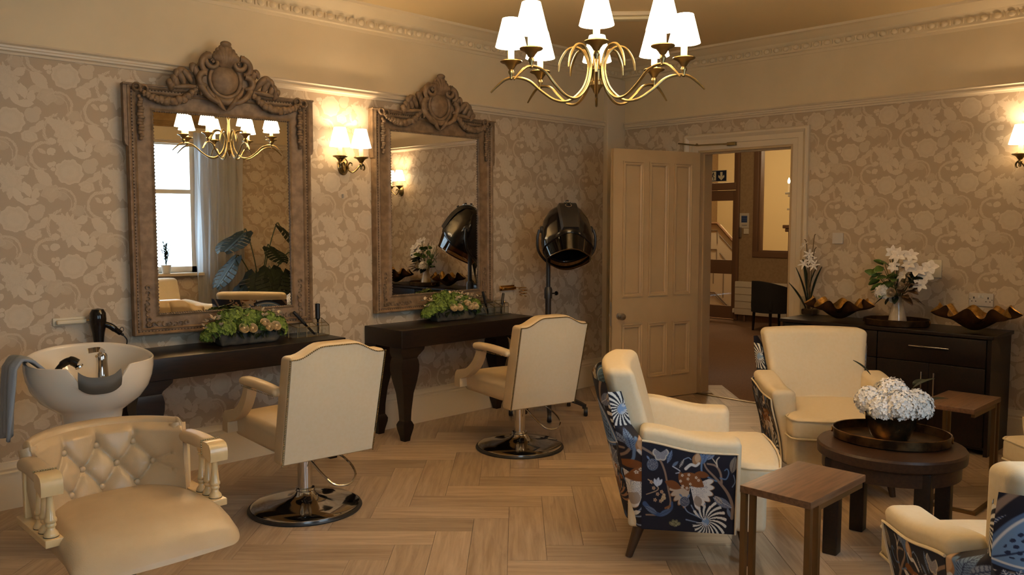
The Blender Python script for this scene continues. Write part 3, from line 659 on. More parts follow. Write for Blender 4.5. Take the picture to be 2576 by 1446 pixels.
def sconce(label,loc,rz):
    s=thing('wall_sconce',label,'wall lamp',loc,rz,'twin brass wall sconces')
    # local: wall plane y=0, room towards -y
    g=G(); g.lathe([(.0,.026),(.020,.026),(.030,.020),(.034,.012),(.040,.012),(.044,.006),(.044,0),(0,0)],28,R(90,'X'),sy=1.45); g.build('back_plate',M['brass'],s)
    g=G(); g.lathe([(.028,.02),(.026,.028),(.018,.036),(0,.040)],20,R(90,'X'),sy=1.5); g.build('plate_boss',M['brass'],s)
    for sx in (-1,1):
        P=[(.035,.050,-.045),(.052,.056,.005),(.040,.060,.030),(.024,.055,.020),(.018,.045,-.01),(.025,.045,-.045),(.045,.055,-.05),(.065,.075,-.02),(.082,.095,.006),(.098,.105,.002),(.106,.108,-.02),(.098,.106,-.034)]
        P=[(.02,.035,-.005),(.018,.05,-.03),(.035,.065,-.045),(.055,.08,-.03),(.075,.095,0),(.092,.10,.012),(.106,.105,0),(.106,.108,-.02),(.096,.108,-.03)]
        g=G(); g.tube([(sx*x,-y,z) for x,y,z in catmull(P,6)],1,4,sq=(.005,.003)); Q=[(.018,.05,-.03),(.012,.045,0),(.025,.05,.022),(.04,.052,.015),(.04,.052,.0)]
        g.tube([(sx*x,-y,z) for x,y,z in catmull(Q,6)],1,4,sq=(.005,.003)); g.build('arm',M['brass'],s)
        candle(s,sx*.085,-.10,.125,SCON_W,shade_m2)
    return s
sconce('twin-shade brass wall sconce between the two ornate mirrors',(-3.12,-.001,1.925),0)
sconce('twin-shade brass wall sconce above the dark sideboard, at the right edge',(-.001,-3.50,1.925),-90)
g=G(); g.cyl((0,0,0),(0,-.018,0),.004,8); g.box(-.004,.004,-.014,-.008,-.022,.004,bev=.001); o=g.build('wall_hook',M['steel'],loc=(-3.13,0,1.725)); tag(o,'tiny metal hook in the wallpaper under the wall sconce','hook')

# ================================================================== ORNATE MIRRORS
def make_mirror(label,loc,rz):
    """local origin: middle of the glass on the wall, x along wall, -y to the room"""
    t=thing('ornate_mirror',label,'mirror',loc,rz)
    gw,gh=.43,.6
    g=G(); g.box(-gw-.01,gw+.01,-.028,-.022,-gh-.01,gh+.01); g.build('mirror_glass',M['glassm'],t,ang=0)
    prof=[(0,.028),(.0,.036),(.006,.040),(.013,.036),(.02,.031),(.03,.030),(.095,.034),(.10,.042),(.106,.046),(.112,.042),(.116,.040),(.125,.040),(.130,.050),(.137,.056),(.146,.054),(.15,.045),(.15,.0)]
    g=G(); L=[]
    for (sx,sz) in ((-1,-1),(1,-1),(1,1),(-1,1)): L.append([(sx*(gw+d),-h,sz*(gh+d*(.82 if sz<0 else .97))) for d,h in prof])
    L.append(L[0]); g.rings(L,caps=False); g.box(-gw-.14,gw+.14,-.022,0,-gh-.11,gh+.14); g.build('frame',M['mirfr'],t,ang=40)
    # shouldered ears at the top
    for sx in (-1,1):
        g=G(); pl=[(.562,-.39),(.572,-.385),(.578,-.36),(.592,-.35),(.598,-.33),(.598,0),(.562,0)]
        pl=[(x,z+gh+.148) for x,z in pl]
        if sx<0: pl=[(-x,z) for x,z in pl][::-1]
        g.prism(pl,.05,M=Matrix(((1,0,0,0),(0,0,-1,0),(0,1,0,0),(0,0,0,1)))); g.build('shoulder',M['mirfr'],t,ang=30)
    g=G(); g.box(-.602,.602,-.062,0,gh+.138,gh+.150,bev=.004); g.build('top_moulding',M['mirfr'],t)
    # beading rows
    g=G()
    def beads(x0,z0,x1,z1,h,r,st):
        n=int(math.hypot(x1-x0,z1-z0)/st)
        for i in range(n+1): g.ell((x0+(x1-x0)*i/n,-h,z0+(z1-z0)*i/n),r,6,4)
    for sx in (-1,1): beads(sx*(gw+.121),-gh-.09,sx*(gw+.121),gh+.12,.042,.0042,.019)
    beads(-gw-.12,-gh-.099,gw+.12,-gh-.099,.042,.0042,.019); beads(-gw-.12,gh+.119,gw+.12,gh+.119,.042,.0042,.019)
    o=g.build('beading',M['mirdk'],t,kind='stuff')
    g=G()
    for (a,b,cc,d) in ((-gw,-gh,gw,-gh),(-gw,gh,gw,gh),(-gw,-gh,-gw,gh),(gw,-gh,gw,gh)):
        n=60
        for i in range(n+1): g.ell((a+(cc-a)*i/n,-.038,b+(d-b)*i/n),(.0045,.004,.0045),5,3)
    g.build('inner_beading',M['mirfr'],t,kind='stuff')
    # crest (centre z = gh+.15)
    zc=gh+.225; Y=-.05
    g=G(); 
    n=28; base=[]
    for i in range(n):
        a=2*PI*i/n; rr=.168+.010*cos(2*a)+.008*cos(5*a); base.append((rr*cos(a)*.98,zc+rr*sin(a)*1.0))
    g.prism(base,.045,M=Matrix(((1,0,0,0),(0,0,-1,-.02),(0,1,0,0),(0,0,0,1))))
    g.ell((0,-.062,zc-.005),(.090,.036,.094),24,12)
    g.tube([(.098*cos(a),-.072,zc-.008+.104*sin(a)) for a in [2*PI*i/40 for i in range(40)]],.013,8,closed=True)
    g.tube([(.122*cos(a),-.064,zc-.012+.126*sin(a)) for a in [PI*(1.08-1.16*0)+PI*(.84)*i/30 for i in range(31)]],[.010+.014*sin(PI*i/30) for i in range(31)],8)
    g.build('shield',M['mirfr'],t,ang=50)
    def leafc(g,P,w,h=.02):
        P=catmull(P,5); n=len(P); g.tube(P,[max(.12,sin(PI*(.12+.86*i/(n-1)))) for i in range(n)],6,sq=None) if False else g.tube(P,[w*max(.15,sin(PI*(.15+.83*i/(n-1)))) for i in range(n)],7)
    g=G()   # shell fan at the top
    for i in range(-4,5):
        a=i*.20; ln=.150-.012*abs(i)
        leafc(g,[(.02*sin(a),-.075,zc+.07),(.07*sin(a)*1.2,-.092,zc+.12),(ln*sin(a)*.95,-.088,zc+.06+ln*cos(a)*.9),(ln*sin(a)*1.06,-.098,zc+.06+ln*cos(a))],.025)
    g.ell((.0,-.095,zc+.205),(.036,.024,.020),12,8)
    g.build('shell_fan',M['mirfr'],t,ang=60)
    for sx in (-1,1):
        g=G()
        def spiral(cx,cz,r0,r1,a0,a1,w0,w1,y=-.082,n=26):
            P=[];W=[]
            for i in range(n+1):
                u=i/n; a=math.radians(a0+(a1-a0)*u); r=r0+(r1-r0)*u; P.append((sx*(cx+r*cos(a)),y-.012*sin(PI*u),cz+r*sin(a))); W.append(w0+(w1-w0)*u)
            g.tube(P,W,8)
        spiral(.080,zc+.095,.052,.008,60,-330,.018,.010); spiral(.108,zc+.055,.075,.02,100,-60,.024,.014)
        spiral(.13,zc-.03,.055,.02,95,-100,.022,.013); spiral(.02,zc-.02,.140,.128,-10,-82,.022,.014)
        g.ell((sx*.078,-.088,zc+.095),.012,8,6)
        leafc(g,[(sx*.125,-.075,zc+.05),(sx*.165,-.085,zc-.02),(sx*.150,-.08,zc-.09),(sx*.158,-.082,zc-.115)],.018)
        leafc(g,[(sx*.07,-.07,zc-.10),(sx*.05,-.085,zc-.14),(sx*.025,-.078,zc-.175),(0,-.08,zc-.195)],.017)
        g.build('scroll',M['mirfr'],t,ang=60)
        g=G()  # acanthus wing on the top rail
        for (x,dz,ln,an) in ((.16,.01,.085,62),(.20,-.01,.095,42),(.245,-.03,.085,55),(.29,-.05,.06,65),(.325,-.062,.04,70)):
            a=math.radians(an); P=[(sx*x,-.05,zc-.035+dz),(sx*(x+ln*.35*cos(a)),-.066,zc-.03+dz+ln*.5*sin(a)),(sx*(x+ln*.9*cos(a)),-.07,zc-.025+dz+ln*.95*sin(a)),(sx*(x+ln*1.2*cos(a)),-.082,zc-.03+dz+ln*.8*sin(a)),(sx*(x+ln*1.15*cos(a)),-.085,zc-.035+dz+ln*.55*sin(a))]
            leafc(g,P,.024)
        leafc(g,[(sx*.14,-.05,zc-.06),(sx*.22,-.07,zc-.066),(sx*.30,-.066,zc-.075),(sx*.36,-.06,zc-.077)],.015)
        g.build('acanthus_leaf',M['mirfr'],t,ang=60)
        g=G()  # garland
        GP=catmull([(sx*.165,-.06,zc-.055),(sx*.21,-.062,zc-.105),(sx*.27,-.062,zc-.150),(sx*.36,-.06,zc-.165),(sx*.43,-.06,zc-.150),(sx*.485,-.06,zc-.125)],5)
        for i,p in enumerate(GP):
            u=i/(len(GP)-1); w=.014+.012*sin(PI*u)
            g.ell((p.x,p.y-.006*(i%2),p.z+.004*((i*7)%3-1)),(w,w*.9,w),8,5); g.ell((p.x+.01*((i*5)%3-1),p.y-.012,p.z+.012*((i*3)%3-1)),(.011,.011,.011),6,4)
        g.build('garland',M['mirfr'],t,ang=60)
        g=G()  # bow and drop
        x0=sx*.505; z0=zc-.118
        for dx,dz in ((-.02,.022),(.022,.012)): g.tube([(x0+dx+.019*cos(a),-.062-.004*cos(a),z0+dz+.021*sin(a)) for a in [2*PI*i/14 for i in range(14)]],  .0085,6,closed=True)
        g.ell((x0,-.066,z0+.005),(.011,.012,.012),8,6)
        for i in range(15):
            u=i/14; w=.013+.009*sin(PI*u); g.ell((x0+.004*((i*5)%3-1),-.05-.004*(i%2),z0-.03-.24*u),(w,w*.8,.013),8,5)
        g.build('rosette_drop',M['mirfr'],t,ang=60)
        g=G()  # lower corner scrollwork
        xc,zb=sx*(gw+.062),-gh-.062
        for k in range(7):
            a=k*.032; rr=.016
            for (bx,bz,fl) in ((xc,zb+.03+a,1),(xc-sx*(.03+a),zb,0)):
                P=[(bx+rr*(1-.06*j)*cos(j*.6+k),-.038,bz+rr*(1-.06*j)*sin(j*.6+k)) for j in range(9)]; g.tube(P,[.0062-.0004*j for j in range(9)],5)
        for j in range(5): g.ell((xc+sx*.006*cos(j*1.3),-.04,zb+.006*sin(j*1.3)),.012,6,5)
        g.build('corner_ornament',M['mirfr'],t,ang=60)
    return t
mr1=make_mirror('tall ornate taupe mirror reflecting the chandelier, window and monstera',(-4.035,-.075,1.585),-6.0)
mr1.scale=(.965,1,.985); mr1.rotation_euler[0]=math.radians(.2)
make_mirror('tall ornate taupe mirror reflecting the wall sconce and sideboard, nearer the door',(-2.305,-.004,1.597),0)

# ================================================================== CONSOLE TABLES
def make_console(label,loc,rz=0):
    t=thing('console_table',label,'table',loc,rz); w,d,h=1.33,.44,.79
    g=G(); g.box(-w/2,w/2,-d,0,h-.125,h,bev=.004); g.build('tabletop',M['espresso'],t)
    for (x,sx) in ((-w/2+.075,-1),(w/2-.075,1)):
        for (y,sy) in ((-d+.07,-1),(-.065,1)):
            # (z, outer half, inner half) of the carved leg
            prof=[(h-.125,.075,.13),(h-.145,.075,.125),(h-.165,.074,.100),(h-.185,.066,.072),(h-.20,.06,.066),(h-.215,.066,.072),(h-.25,.074,.080),(h-.29,.074,.078),(h-.36,.062,.062),(h-.45,.044,.044),(.22,.034,.032),(.16,.030,.030),(.145,.030,.030),(.135,.036,.036),(.115,.044,.044),(.09,.042,.042),(.03,.028,.028),(.0,.024,.024)]
            L=[]
            for z,o,i in prof:
                xo,xi=sx*o,-sx*i; yo,yi=sy*min(o,.065),-sy*min(i,.07)
                L.append([(x+xo,y+yo,z),(x+xi,y+yo,z),(x+xi,y+yi,z),(x+xo,y+yi,z)])
            g=G(); g.rings(L[::-1]); g.build('leg',M['espresso'],t,ang=30)
    return t
make_console('dark espresso wall table with carved legs under the mirror beside the wash basin',(-4.075,-.006,0))
make_console('dark espresso wall table with carved legs under the mirror nearer the door',(-2.295,-.006,0))

# ================================================================== SALON CHAIRS
def make_salon(label,loc,rz):
    t=thing('salon_chair',label,'chair',loc,rz)      # local: faces +y, origin at base centre
    g=G(); g.lathe([(0,0),(.298,0),(.302,.006),(.298,.014),(0,.014)],48); g.build('rubber_ring',M['rubber'] if False else M['blackm'],t)
    g=G(); g.lathe([(.286,.014),(.286,.022),(.272,.030),(.20,.036),(.12,.050),(.075,.066),(.055,.085),(.048,.10),(.0,.10)],48); g.build('base_plate',M['chrome'],t)
    g=G(); g.lathe([(.050,.098),(.054,.104),(.050,.112),(.038,.114),(.038,.30),(.030,.302),(.030,.37),(0,.37)],28); g.build('column',M['chrome'],t)
    g=G(); g.tube(catmull([(-.05,-.02,.33),(-.03,-.10,.30),(.01,-.20,.22),(.05,-.25,.175),(.13,-.26,.17),(.20,-.19,.20),(.19,-.08,.26),(.10,-.01,.32),(.05,.0,.335)],5),.006,8); g.tube([(-.06,.02,.33),(.06,.02,.33)],.012,8); g.build('foot_pump',M['chrome'],t)
    g=G(); g.box(-.12,.12,-.16,.16,.345,.375,bev=.005); g.build('seat_plate',M['blackm'],t)
    # seat
    def sf(x,y,z): 
        zz=z+(.03*(1-(x/.26)**2)*(1-((y-.02)/.36)**2) if z>.46 else 0); return (x,y,zz+(.05*max(0,-.1-y) if z<.4 else 0))
    g=G(); g.rbox((0,.03,.435),(.50,.62,.13),.035,n=8,fn=sf); g.build('seat',M['leather'],t)
    # back with camel top
    def top(x):
        u=abs(x)/.26; return .052*(1-sst(u,.30,.86))
    def bf(x,y,z):
        tt=(z-.33)/.56; x*=1+.03*tt; zz=z+top(x)*sst(tt,.55,1); y2=y-.135*tt
        if y>-.22: y2+=.028*(1-(x/.27)**2)*sin(PI*min(1,max(0,tt)))
        return (x,y2,zz)
    g=G(); g.rbox((0,-.225,.61),(.51,.11,.56),.022,n=(20,1,14),fn=bf); bk=g.build('backrest',M['leather'],t,ang=60)
    # flat outer back panel, slightly proud
    def pf(u,v):
        x=-.246+.492*u; tt=.02+.955*v; z=.33+.56*tt; y=-.2815-.135*tt; return (x*(1+.03*tt),y-.003,z+top(x)*sst(tt,.55,1))
    g=G(); g.grid(pf,20,14); g.build('outer_back',M['linen'],t,ang=0)
    # buttoned inner face
    sb=[(-.13,.80),(0,.80),(.13,.80),(-.065,.60),(.065,.60),(-.195,.60),(.195,.60)]
    def tfn(u,v):
        x=-.235+.47*u; tt=.22+.76*v; d=1e9; e=1e9
        for (bx,bt) in sb:
            e=min(e,math.hypot(x-bx,(tt-bt)*.56))
            if bt>.7:
                for (cx,ct) in ((bx,1.1),(bx-.065,.60),(bx+.065,.60)):
                    vx,vy=cx-bx,(ct-bt)*.56; px,py=x-bx,(tt-bt)*.56; k=max(0,min(1,(px*vx+py*vy)/(vx*vx+vy*vy))); d=min(d,math.hypot(px-k*vx,py-k*vy))
            elif abs(bx)<.1 or True:
                vx,vy=0,-.3; px,py=x-bx,(tt-bt)*.56; k=max(0,min(1,(py*vy)/(vy*vy))); d=min(d,math.hypot(px,py-k*vy))
        ed=min(1,(1-abs(2*u-1))/.08)*min(1,(1-v)/.08)*min(1,v/.08)
        h=(.020*(1-math.exp(-d/.014))-.012*math.exp(-(e/.02)**2))*ed+.012*ed
        return (x*(1+.03*tt),-.172-.135*tt+.028*(1-(x/.27)**2)*sin(PI*min(1,tt))+h,.33+.56*tt+top(x)*sst(tt,.55,1))
    g=G(); g.grid(tfn,64,60); g.build('buttoned_front',M['leather'],t,ang=70)
    # nail studs along sides and top of the back
    g=G(); studs=[]
    for i in range(60): studs.append((-.256,i/59)); studs.append((.256,i/59))
    for i in range(1,56): studs.append((-.256+.512*i/56,1.0))
    for x,v in studs:
        tt=.01+.975*v; g.ell(((x*.99)*(1+.03*tt),-.283-.135*tt,.33+.56*tt+top(x)*sst(tt,.55,1)-(.004 if v==1.0 else 0)),.0042,6,4)
    g.build('nail_studs',M['brass'],t,kind='stuff')
    for sx in (-1,1):
        g=G(); P=[(sx*.255,-.26,.70),(sx*.262,-.14,.700),(sx*.27,-.02,.705),(sx*.275,.07,.700),(sx*.275,.105,.692)]
        P=catmull(P,5); n=len(P); g.tube(P,[.9+.25*i/n if i<n-2 else .85 for i in range(n)],8); g.v=[((v[0]-sx*.265)*.034+sx*.265 if False else v[0],v[1],v[2]) for v in g.v]
        g=G(); g.rbox((0,0,0),(.060,.40,.044),.02,n=(2,8,2),fn=lambda x,y,z: (sx*(.262+.012*(y+.2)/.4)+x*(1+.25*(y+.2)/.4),y-.085,z+.703+.012*sin((y+.2)*6)))
        g.build('arm_pad',M['leather'],t)
        g=G(); Q=catmull([(sx*.268,.055,.69),(sx*.268,.075,.64),(sx*.266,.13,.575),(sx*.264,.22,.515),(sx*.262,.30,.49),(sx*.26,.33,.47),(sx*.258,.33,.40)],6); n=len(Q)
        g.tube(Q,[1+.7*sst(i/n,.4,1) for i in range(n)],4,sq=(.026,.026),up=(1,0,0)); g.build('arm_support',M['leather'],t,ang=50)
        g=G()
        for i in range(22): g.ell((sx*(.292+.012*i/22),-.27+.37*i/22,.688),.0035,5,3)
        for i in range(5): g.ell((sx*.288,.30+.01*i,.47),.0035,5,3)
        g.build('arm_studs',M['brass'],t,kind='stuff')
    return t
make_salon('cream leather salon chair on chrome disc at the table nearest the wash basin',(-4.117,-1.107,0),-5)
make_salon('cream leather salon chair on chrome disc at the table nearer the door',(-2.43,-1.06,0),-12)

# ================================================================== WASH BASIN, TUFTED WASH CHAIR
bs=thing('wash_basin','white backwash hair basin with chrome tap and dark neck rest','basin',(-5.12,-.93,0),-9)
bs.scale=(.93,.93,1)  # neck cut towards -y
def rim(a):  # a angle, -90deg is the neck notch
    d=abs((math.degrees(a)+90+180)%360-180); return .900+.035*sst(180-d,0,120)*0+ .045*sst(d,60,170)-.075*(1-sst(d,15,29))
g=G(); n=64
def rp(a,s,z): 
    ax,ay=.292,.275; return (ax*s*cos(a),ay*s*sin(a)*(1 if sin(a)<0 else 1.05),z)
L=[]
outer=[(.50,.56),(.46,.62),(.49,.662),(.63,.688),(.79,.722),(.91,.77),(.975,.82),(1.0,.862)]
for (s,z) in outer:
    L.append([rp(2*PI*i/n,s,min(z,rim(2*PI*i/n)-.02)+(rim(2*PI*i/n)-.90)*max(0,(z-.70)/.18)*.8*(1 if rim(2*PI*i/n)>.9 else 0)) for i in range(n)])
L.append([rp(2*PI*i/n,1.0,rim(2*PI*i/n)-.012) for i in range(n)]); L.append([rp(2*PI*i/n,1.0,rim(2*PI*i/n)-.003) for i in range(n)]); L.append([rp(2*PI*i/n,.985,rim(2*PI*i/n)) for i in range(n)]); L.append([rp(2*PI*i/n,.955,rim(2*PI*i/n)-.003) for i in range(n)]); L.append([rp(2*PI*i/n,.94,rim(2*PI*i/n)-.014) for i in range(n)])
for (s,z) in ((.86,.82),(.74,.775),(.5,.745),(.2,.735),(.05,.73)): L.append([rp(2*PI*i/n,s,min(z,rim(2*PI*i/n)-.02)) for i in range(n)])
g.rings(L); g.build('bowl',M['porc'],bs,ang=50)
g=G()
def nr(u,v):
    a=math.radians(-90-19+38*u); s=.975+.03*sin(PI*v); zz=.855-.075*v+.03*abs(2*u-1)**3; return (.292*s*cos(a),.275*s*sin(a)-.006,zz)
g.grid(nr,16,6); 
def nr2(u,v):
    a=math.radians(-90-19+38*u); s=.975-.17*v; return (.292*s*cos(a),.275*s*sin(a)-.006*(1-v),.855+.03*abs(2*u-1)**3-.028*v)
g.grid(nr2,16,3); g.build('neck_rest',M['rubber'],bs)
g=G(); g.box(-.10,.10,-.06,.12,.06,.60,bev=.012); g.build('pedestal',M['blackm'],bs); g=G(); g.box(-.14,.14,-.05,.26,.0,.06,bev=.02); g.build('foot_plate',M['porcwhite'],bs)
g=G(); g.lathe([(.034,.78),(.036,.79),(.03,.80),(.026,.87),(.028,.90),(.022,.912),(0,.914)],18,T(.07,.10,0)); 
g.tube(catmull([(.07,.09,.905),(.055,.05,.915),(.03,.0,.912)],5),[.014,.013,.012,.011,.010,.010,.009,.008,.008,.008,.007],8)
tp=g.build('mixer_tap',M['chrome'],bs); g=G(); g.tube(catmull([(.085,.12,.91),(.05,.06,.935),(-.005,.02,.938)],5),1,4,sq=(.012,.004)); g.build('lever',M['chrome'],tp)
g=G(); g.tube(catmull([(-.16,.03,.80),(-.15,.03,.845),(-.12,.02,.885),(-.085,.01,.90),(-.055,.0,.885)],6),[.014]*12+[.018]*6+[.022]*7,10); g.build('shower_head',M['black'],bs); g=G(); g.lathe([(.02,0),(.021,.008),(.015,.012),(0,.012)],14,T(-.053,-.002,.876)@R(150,'Y')); g.build('spray_face',M['chrome'],bs)
# towel over the left rim
g=G()
def tw(u,v):
    # v along the cloth from inside the bowl, over the rim, and down outside
    P=[(-.22,.86),(-.285,.925),(-.325,.935),(-.352,.90),(-.362,.80),(-.372,.68),(-.378,.60)]
    k=v*(len(P)-1); i=min(int(k),len(P)-2); f=k-i; x=P[i][0]+(P[i+1][0]-P[i][0])*f; z=P[i][1]+(P[i+1][1]-P[i][1])*f
    y=-.12+.20*u+.02*sin(v*5); wv=.012*sin(u*17+v*4)*min(1,v*1.6); return (x+wv,y,z+.02*sin(u*5)*v)
g.grid(tw,24,26); tm=g.build('towel',M['towel'],ang=80,loc=(-5.09,-.93,0),rot=(0,0,-4)); md=tm.modifiers.new('thick','SOLIDIFY'); md.thickness=.012; md.offset=1
tag(tm,'grey-blue hand towel draped over the left rim of the wash basin','towel')

tf=thing('shampoo_chair','tan leather button-tufted low chair with spindled cream wooden arms','chair',(-5.28,-1.76,0),0)   # faces -y
tf.scale=(.86,.88,.92)
def tuft(g,W_,z0,z1,curve,mt=None):
    pass
BX=[-.15,0,.15]; BX2=[-.225,-.075,.075,.225]; BZ=[.90,.60,.30]  # fractions of height from base
btn=[(x,.77) for x in BX]+[(x,.50) for x in BX2]+[(x,.22) for x in BX]
segs=[]
for i,x in enumerate(BX): 
    segs+=[((x,.77),(x,1.12)),((x,.22),(x,-.1)),((x,.77),(x-.075,.50)),((x,.77),(x+.075,.50)),((x,.22),(x-.075,.50)),((x,.22),(x+.075,.50))]
segs+=[((.225,.5),(.30,.62)),((-.225,.5),(-.30,.62)),((.225,.5),(.3,.40)),((-.225,.5),(-.3,.40))]
def hgt(x,t):
    H_=.33; d=1e9
    for (a,b) in segs:
        ax,ay,bx,by=a[0],a[1]*H_,b[0],b[1]*H_; px,py=x-ax,t*H_-ay; vx,vy=bx-ax,by-ay; k=max(0,min(1,(px*vx+py*vy)/(vx*vx+vy*vy))); d=min(d,math.hypot(px-k*vx,py-k*vy))
    e=min(math.hypot(x-bx,(t-by)*H_) for bx,by in btn)
    return .034*(1-math.exp(-d/.020))-.020*math.exp(-(e/.024)**2)
def seatback(x,t,off=0):
    # curved tub back: x across arc, t up
    a=x/.34; return Vector((.335*sin(a)*(1+.10*t),.315-(.34*(1-cos(a)))*1.25+.10*t-off,.44+.315*t))
g=G(); NU,NV=96,52
def tb(u,v):
    x=-.37+.74*u; t=-.08+1.1*v; ed=min(1,(1-abs(2*u-1))/.06)*min(1,(1-v)/.07); return seatback(x,t,.045+hgt(x,t)*ed+.02*ed)
g.grid(tb,NU,NV)
def roll(u,v):
    x=-.37+.74*u; p=seatback(x,1.02,.045); a=PI*v; return (p.x*(1+.0*v),p.y+.045*(1-cos(a))/1,p.z+.022*sin(a))
g.grid(roll,NU,8); 
def bk_(u,v):
    x=-.37+.74*u; t=1.02-1.1*v; p=seatback(x,t,-.045); return p
g.grid(bk_,NU,6)
for s_ in (0,1):
    def sd(u,v): 
        x=-.37+.74*s_; t=-.08+1.1*v; return seatback(x,t,.045-.09*u)
    g.grid(sd,3,10)
for s_ in (-1,1):
    p=seatback(.365*s_,1.02,0); g.ell((p.x,p.y,p.z-.006),(.016,.052,.030),10,8); g.tube([seatback(.368*s_,t_/8,0) for t_ in range(-1,9)],.040,8)
g.build('backrest',M['leather_tan'],tf,ang=70)
bm_=G(); bm_.ell((0,0,0),(.0145,.010,.0145),12,8); bme=bm_.mesh('button',M['leather_tan'])
for x,t in btn:
    p=seatback(x,t,.045+.012); o=bpy.data.objects.new('button',bme); COL.objects.link(o); o.parent=tf; o.location=p
def sf(x,y,z):
    u=(y+.42)/.66; w=1+.12*(1-u)-.16*sst(u,.6,1.05); zz=z
    if z>.44: zz+=.045*(1-(x/.34)**2)*(1-((y+.08)/.40)**2)
    if y<-.2: zz-= .085*((-.2-y)/.2)**2*sst(z,.34,.49); y-=.03*(1-(x/.35)**2)
    return (x*w,y,zz)
g=G(); g.rbox((0,-.09,.425),(.62,.66,.125),.060,n=10,k=5,fn=sf); g.build('seat',M['leather_tan'],tf,ang=60)
for sx in (-1,1):
    g=G(); g.rbox((0,0,0),(.085,.27,.055),.025,n=(3,8,3),fn=lambda x,y,z:(sx*(.345+.02*(-y))+x,y+.02,z+.700+.012*cos(y*9))); g.build('arm_pad',M['leather_tan'],tf)
    g=G()
    sc=[(0,.028)]+[(-.01,.03),(-.05,.03),(-.075,.022),(-.088,.004),(-.09,-.03),(-.085,-.05),(-.07,-.052),(-.045,-.04),(-.015,-.032),(.0,-.030)]
    g.prism([(y,z) for y,z in sc][::-1],.082,M=T(sx*.347-.041,-.112,.700)@Matrix(((0,0,1,0),(1,0,0,0),(0,1,0,0),(0,0,0,1)))); g.build('arm_end',M['woodcream'],tf,ang=40)
    g=G(); g.box(sx*.345-.035,sx*.345+.035,-.20,.20,.455,.485,bev=.004); g.build('arm_rail',M['woodcream'],tf)
    g=G(); g.box(sx*.335-.025,sx*.335+.03,.14,.17,.47,.68,bev=.006); g.build('arm_post',M['woodcream'],tf)
    for y in (-.155,-.09,-.025):
        g=G(); g.lathe([(.028,.485),(.029,.49),(.026,.50),(.017,.51),(.015,.52),(.020,.526),(.020,.532),(.017,.537),(.0235,.543),(.0235,.552),(.019,.56),(.014,.62),(.013,.645),(.018,.65),(.018,.655),(.014,.66),(.02,.668),(.02,.685),(0,.685)],16,T(sx*.345,y,0)); sp_=g.build('spindle',M['woodcream'],tf,ang=50)
        g=G(); g.lathe([(.0295,.484),(.0295,.4875),(0,.4875)],16,T(sx*.345,y,0)); g.build('foot_line',M['blackm'],sp_)
    g=G()
    for i in range(9): g.ell((sx*.347-.040+.01*i,-.112,.731),.0045,5,4)
    for i in range(6): g.ell((sx*.347-sx*.042,-.112,.725-.01*i),.0045,5,4)
    g.build('nail_studs',M['brass'],tf,kind='stuff')
g=G(); g.lathe([(.03,.05),(.03,.345),(0,.345)],18); g.build('column',M['steel'],tf); g=G(); g.lathe([(.045,.20),(.045,.26),(.03,.27)],18); g.build('collar',M['blackm'],tf)
g=G(); g.lathe([(0,0),(.27,0),(.27,.015),(.12,.04),(.05,.06),(0,.06)],36); g.build('base_plate',M['steel'],tf)
g=G(); g.tube([(p.x,p.y,.008) for p in catmull([(-6.6,-1.9,0),(-6.1,-1.55,0),(-5.92,-1.50,0),(-5.80,-1.50,0),(-5.68,-1.40,0),(-5.6,-1.2,0)],8)],.007,8); o=g.build('power_cord',M['blackm']); tag(o,'black cable lying on the floor beside the tufted wash chair','cord')

# ================================================================== HOOD DRYER
hd=thing('hood_dryer','black salon hood dryer on a wheeled stand beside the door','hair dryer',(-1.47,-.60,0),0)
HX0,HY0,HZ0=-.0,-.03,1.42
g=G(); g.tube([(-.075,.10,.12),(-.075,.10,1.02)],.023,16); g.build('lower_pole',M['blackm'],hd)
g=G(); g.tube([(-.075,.10,1.0),(-.075,.10,1.34)],.017,14); g.build('upper_pole',M['blackm'],hd)
g=G(); g.lathe([(.032,.93),(.032,1.0),(.024,1.02),(0,1.02)],16,T(-.075,.10,0)); g.build('pole_collar',M['blackm'],hd); g=G(); g.tube([(-.06,.08,.97),(-.02,.06,.97)],.005,8); g.lathe([(.016,0),(.018,.006),(.016,.012),(0,.012)],8,T(-.025,.063,.97)@R(90,'Y')); g.build('clamp_knob',M['black'],hd)
g=G(); g.tube(catmull([(-.10,.10,.90),(-.07,.09,.84),(-.06,.09,.78),(-.085,.1,.70),(-.10,.10,.6)],5),.004,6); g.build('cable',M['blackm'],hd)
HM=T(HX0,HY0,HZ0)@R(-40,'Z')@R(-30,'X')@S(1.08,1.08,1.06)   # hood axis tilted, opening towards the room
g=G()
def hood(u,v):
    a=2*PI*u; ph=v*1.0
    pr=[(.0,.232),(.07,.228),(.125,.20),(.160,.13),(.178,.04),(.183,-.05),(.176,-.12)]
    k=v*(len(pr)-1); i=min(int(k),len(pr)-2); f=k-i; r=pr[i][0]+(pr[i+1][0]-pr[i][0])*f; z=pr[i][1]+(pr[i+1][1]-pr[i][1])*f
    fr=max(0,-sin(a)); sq=1+.05*cos(4*a)*min(1,v*2)
    if v>.85: z+= .045*fr**1.5*(v-.85)/.15
    return (r*sq*cos(a)*1.0,r*sq*sin(a)*1.02,z)
g.grid(hood,48,24,cu=True); o=g.build('hood',M['black'],hd,ang=60); o.matrix_local=HM
md=o.modifiers.new('t','SOLIDIFY'); md.thickness=.012; md.offset=-1
g=G()
def vis(u,v):
    a=2*PI*u; fr=max(0,-sin(a)); z0=-.118+.045*fr**1.5; z1=-.190; r=.172-.022*v
    return (r*(1+.05*cos(4*a))*cos(a),r*(1+.05*cos(4*a))*sin(a)*1.02,z0+(z1-z0)*v)
g.grid(vis,48,6,cu=True); o=g.build('visor',M['smoke'],hd,ang=60); o.matrix_local=HM
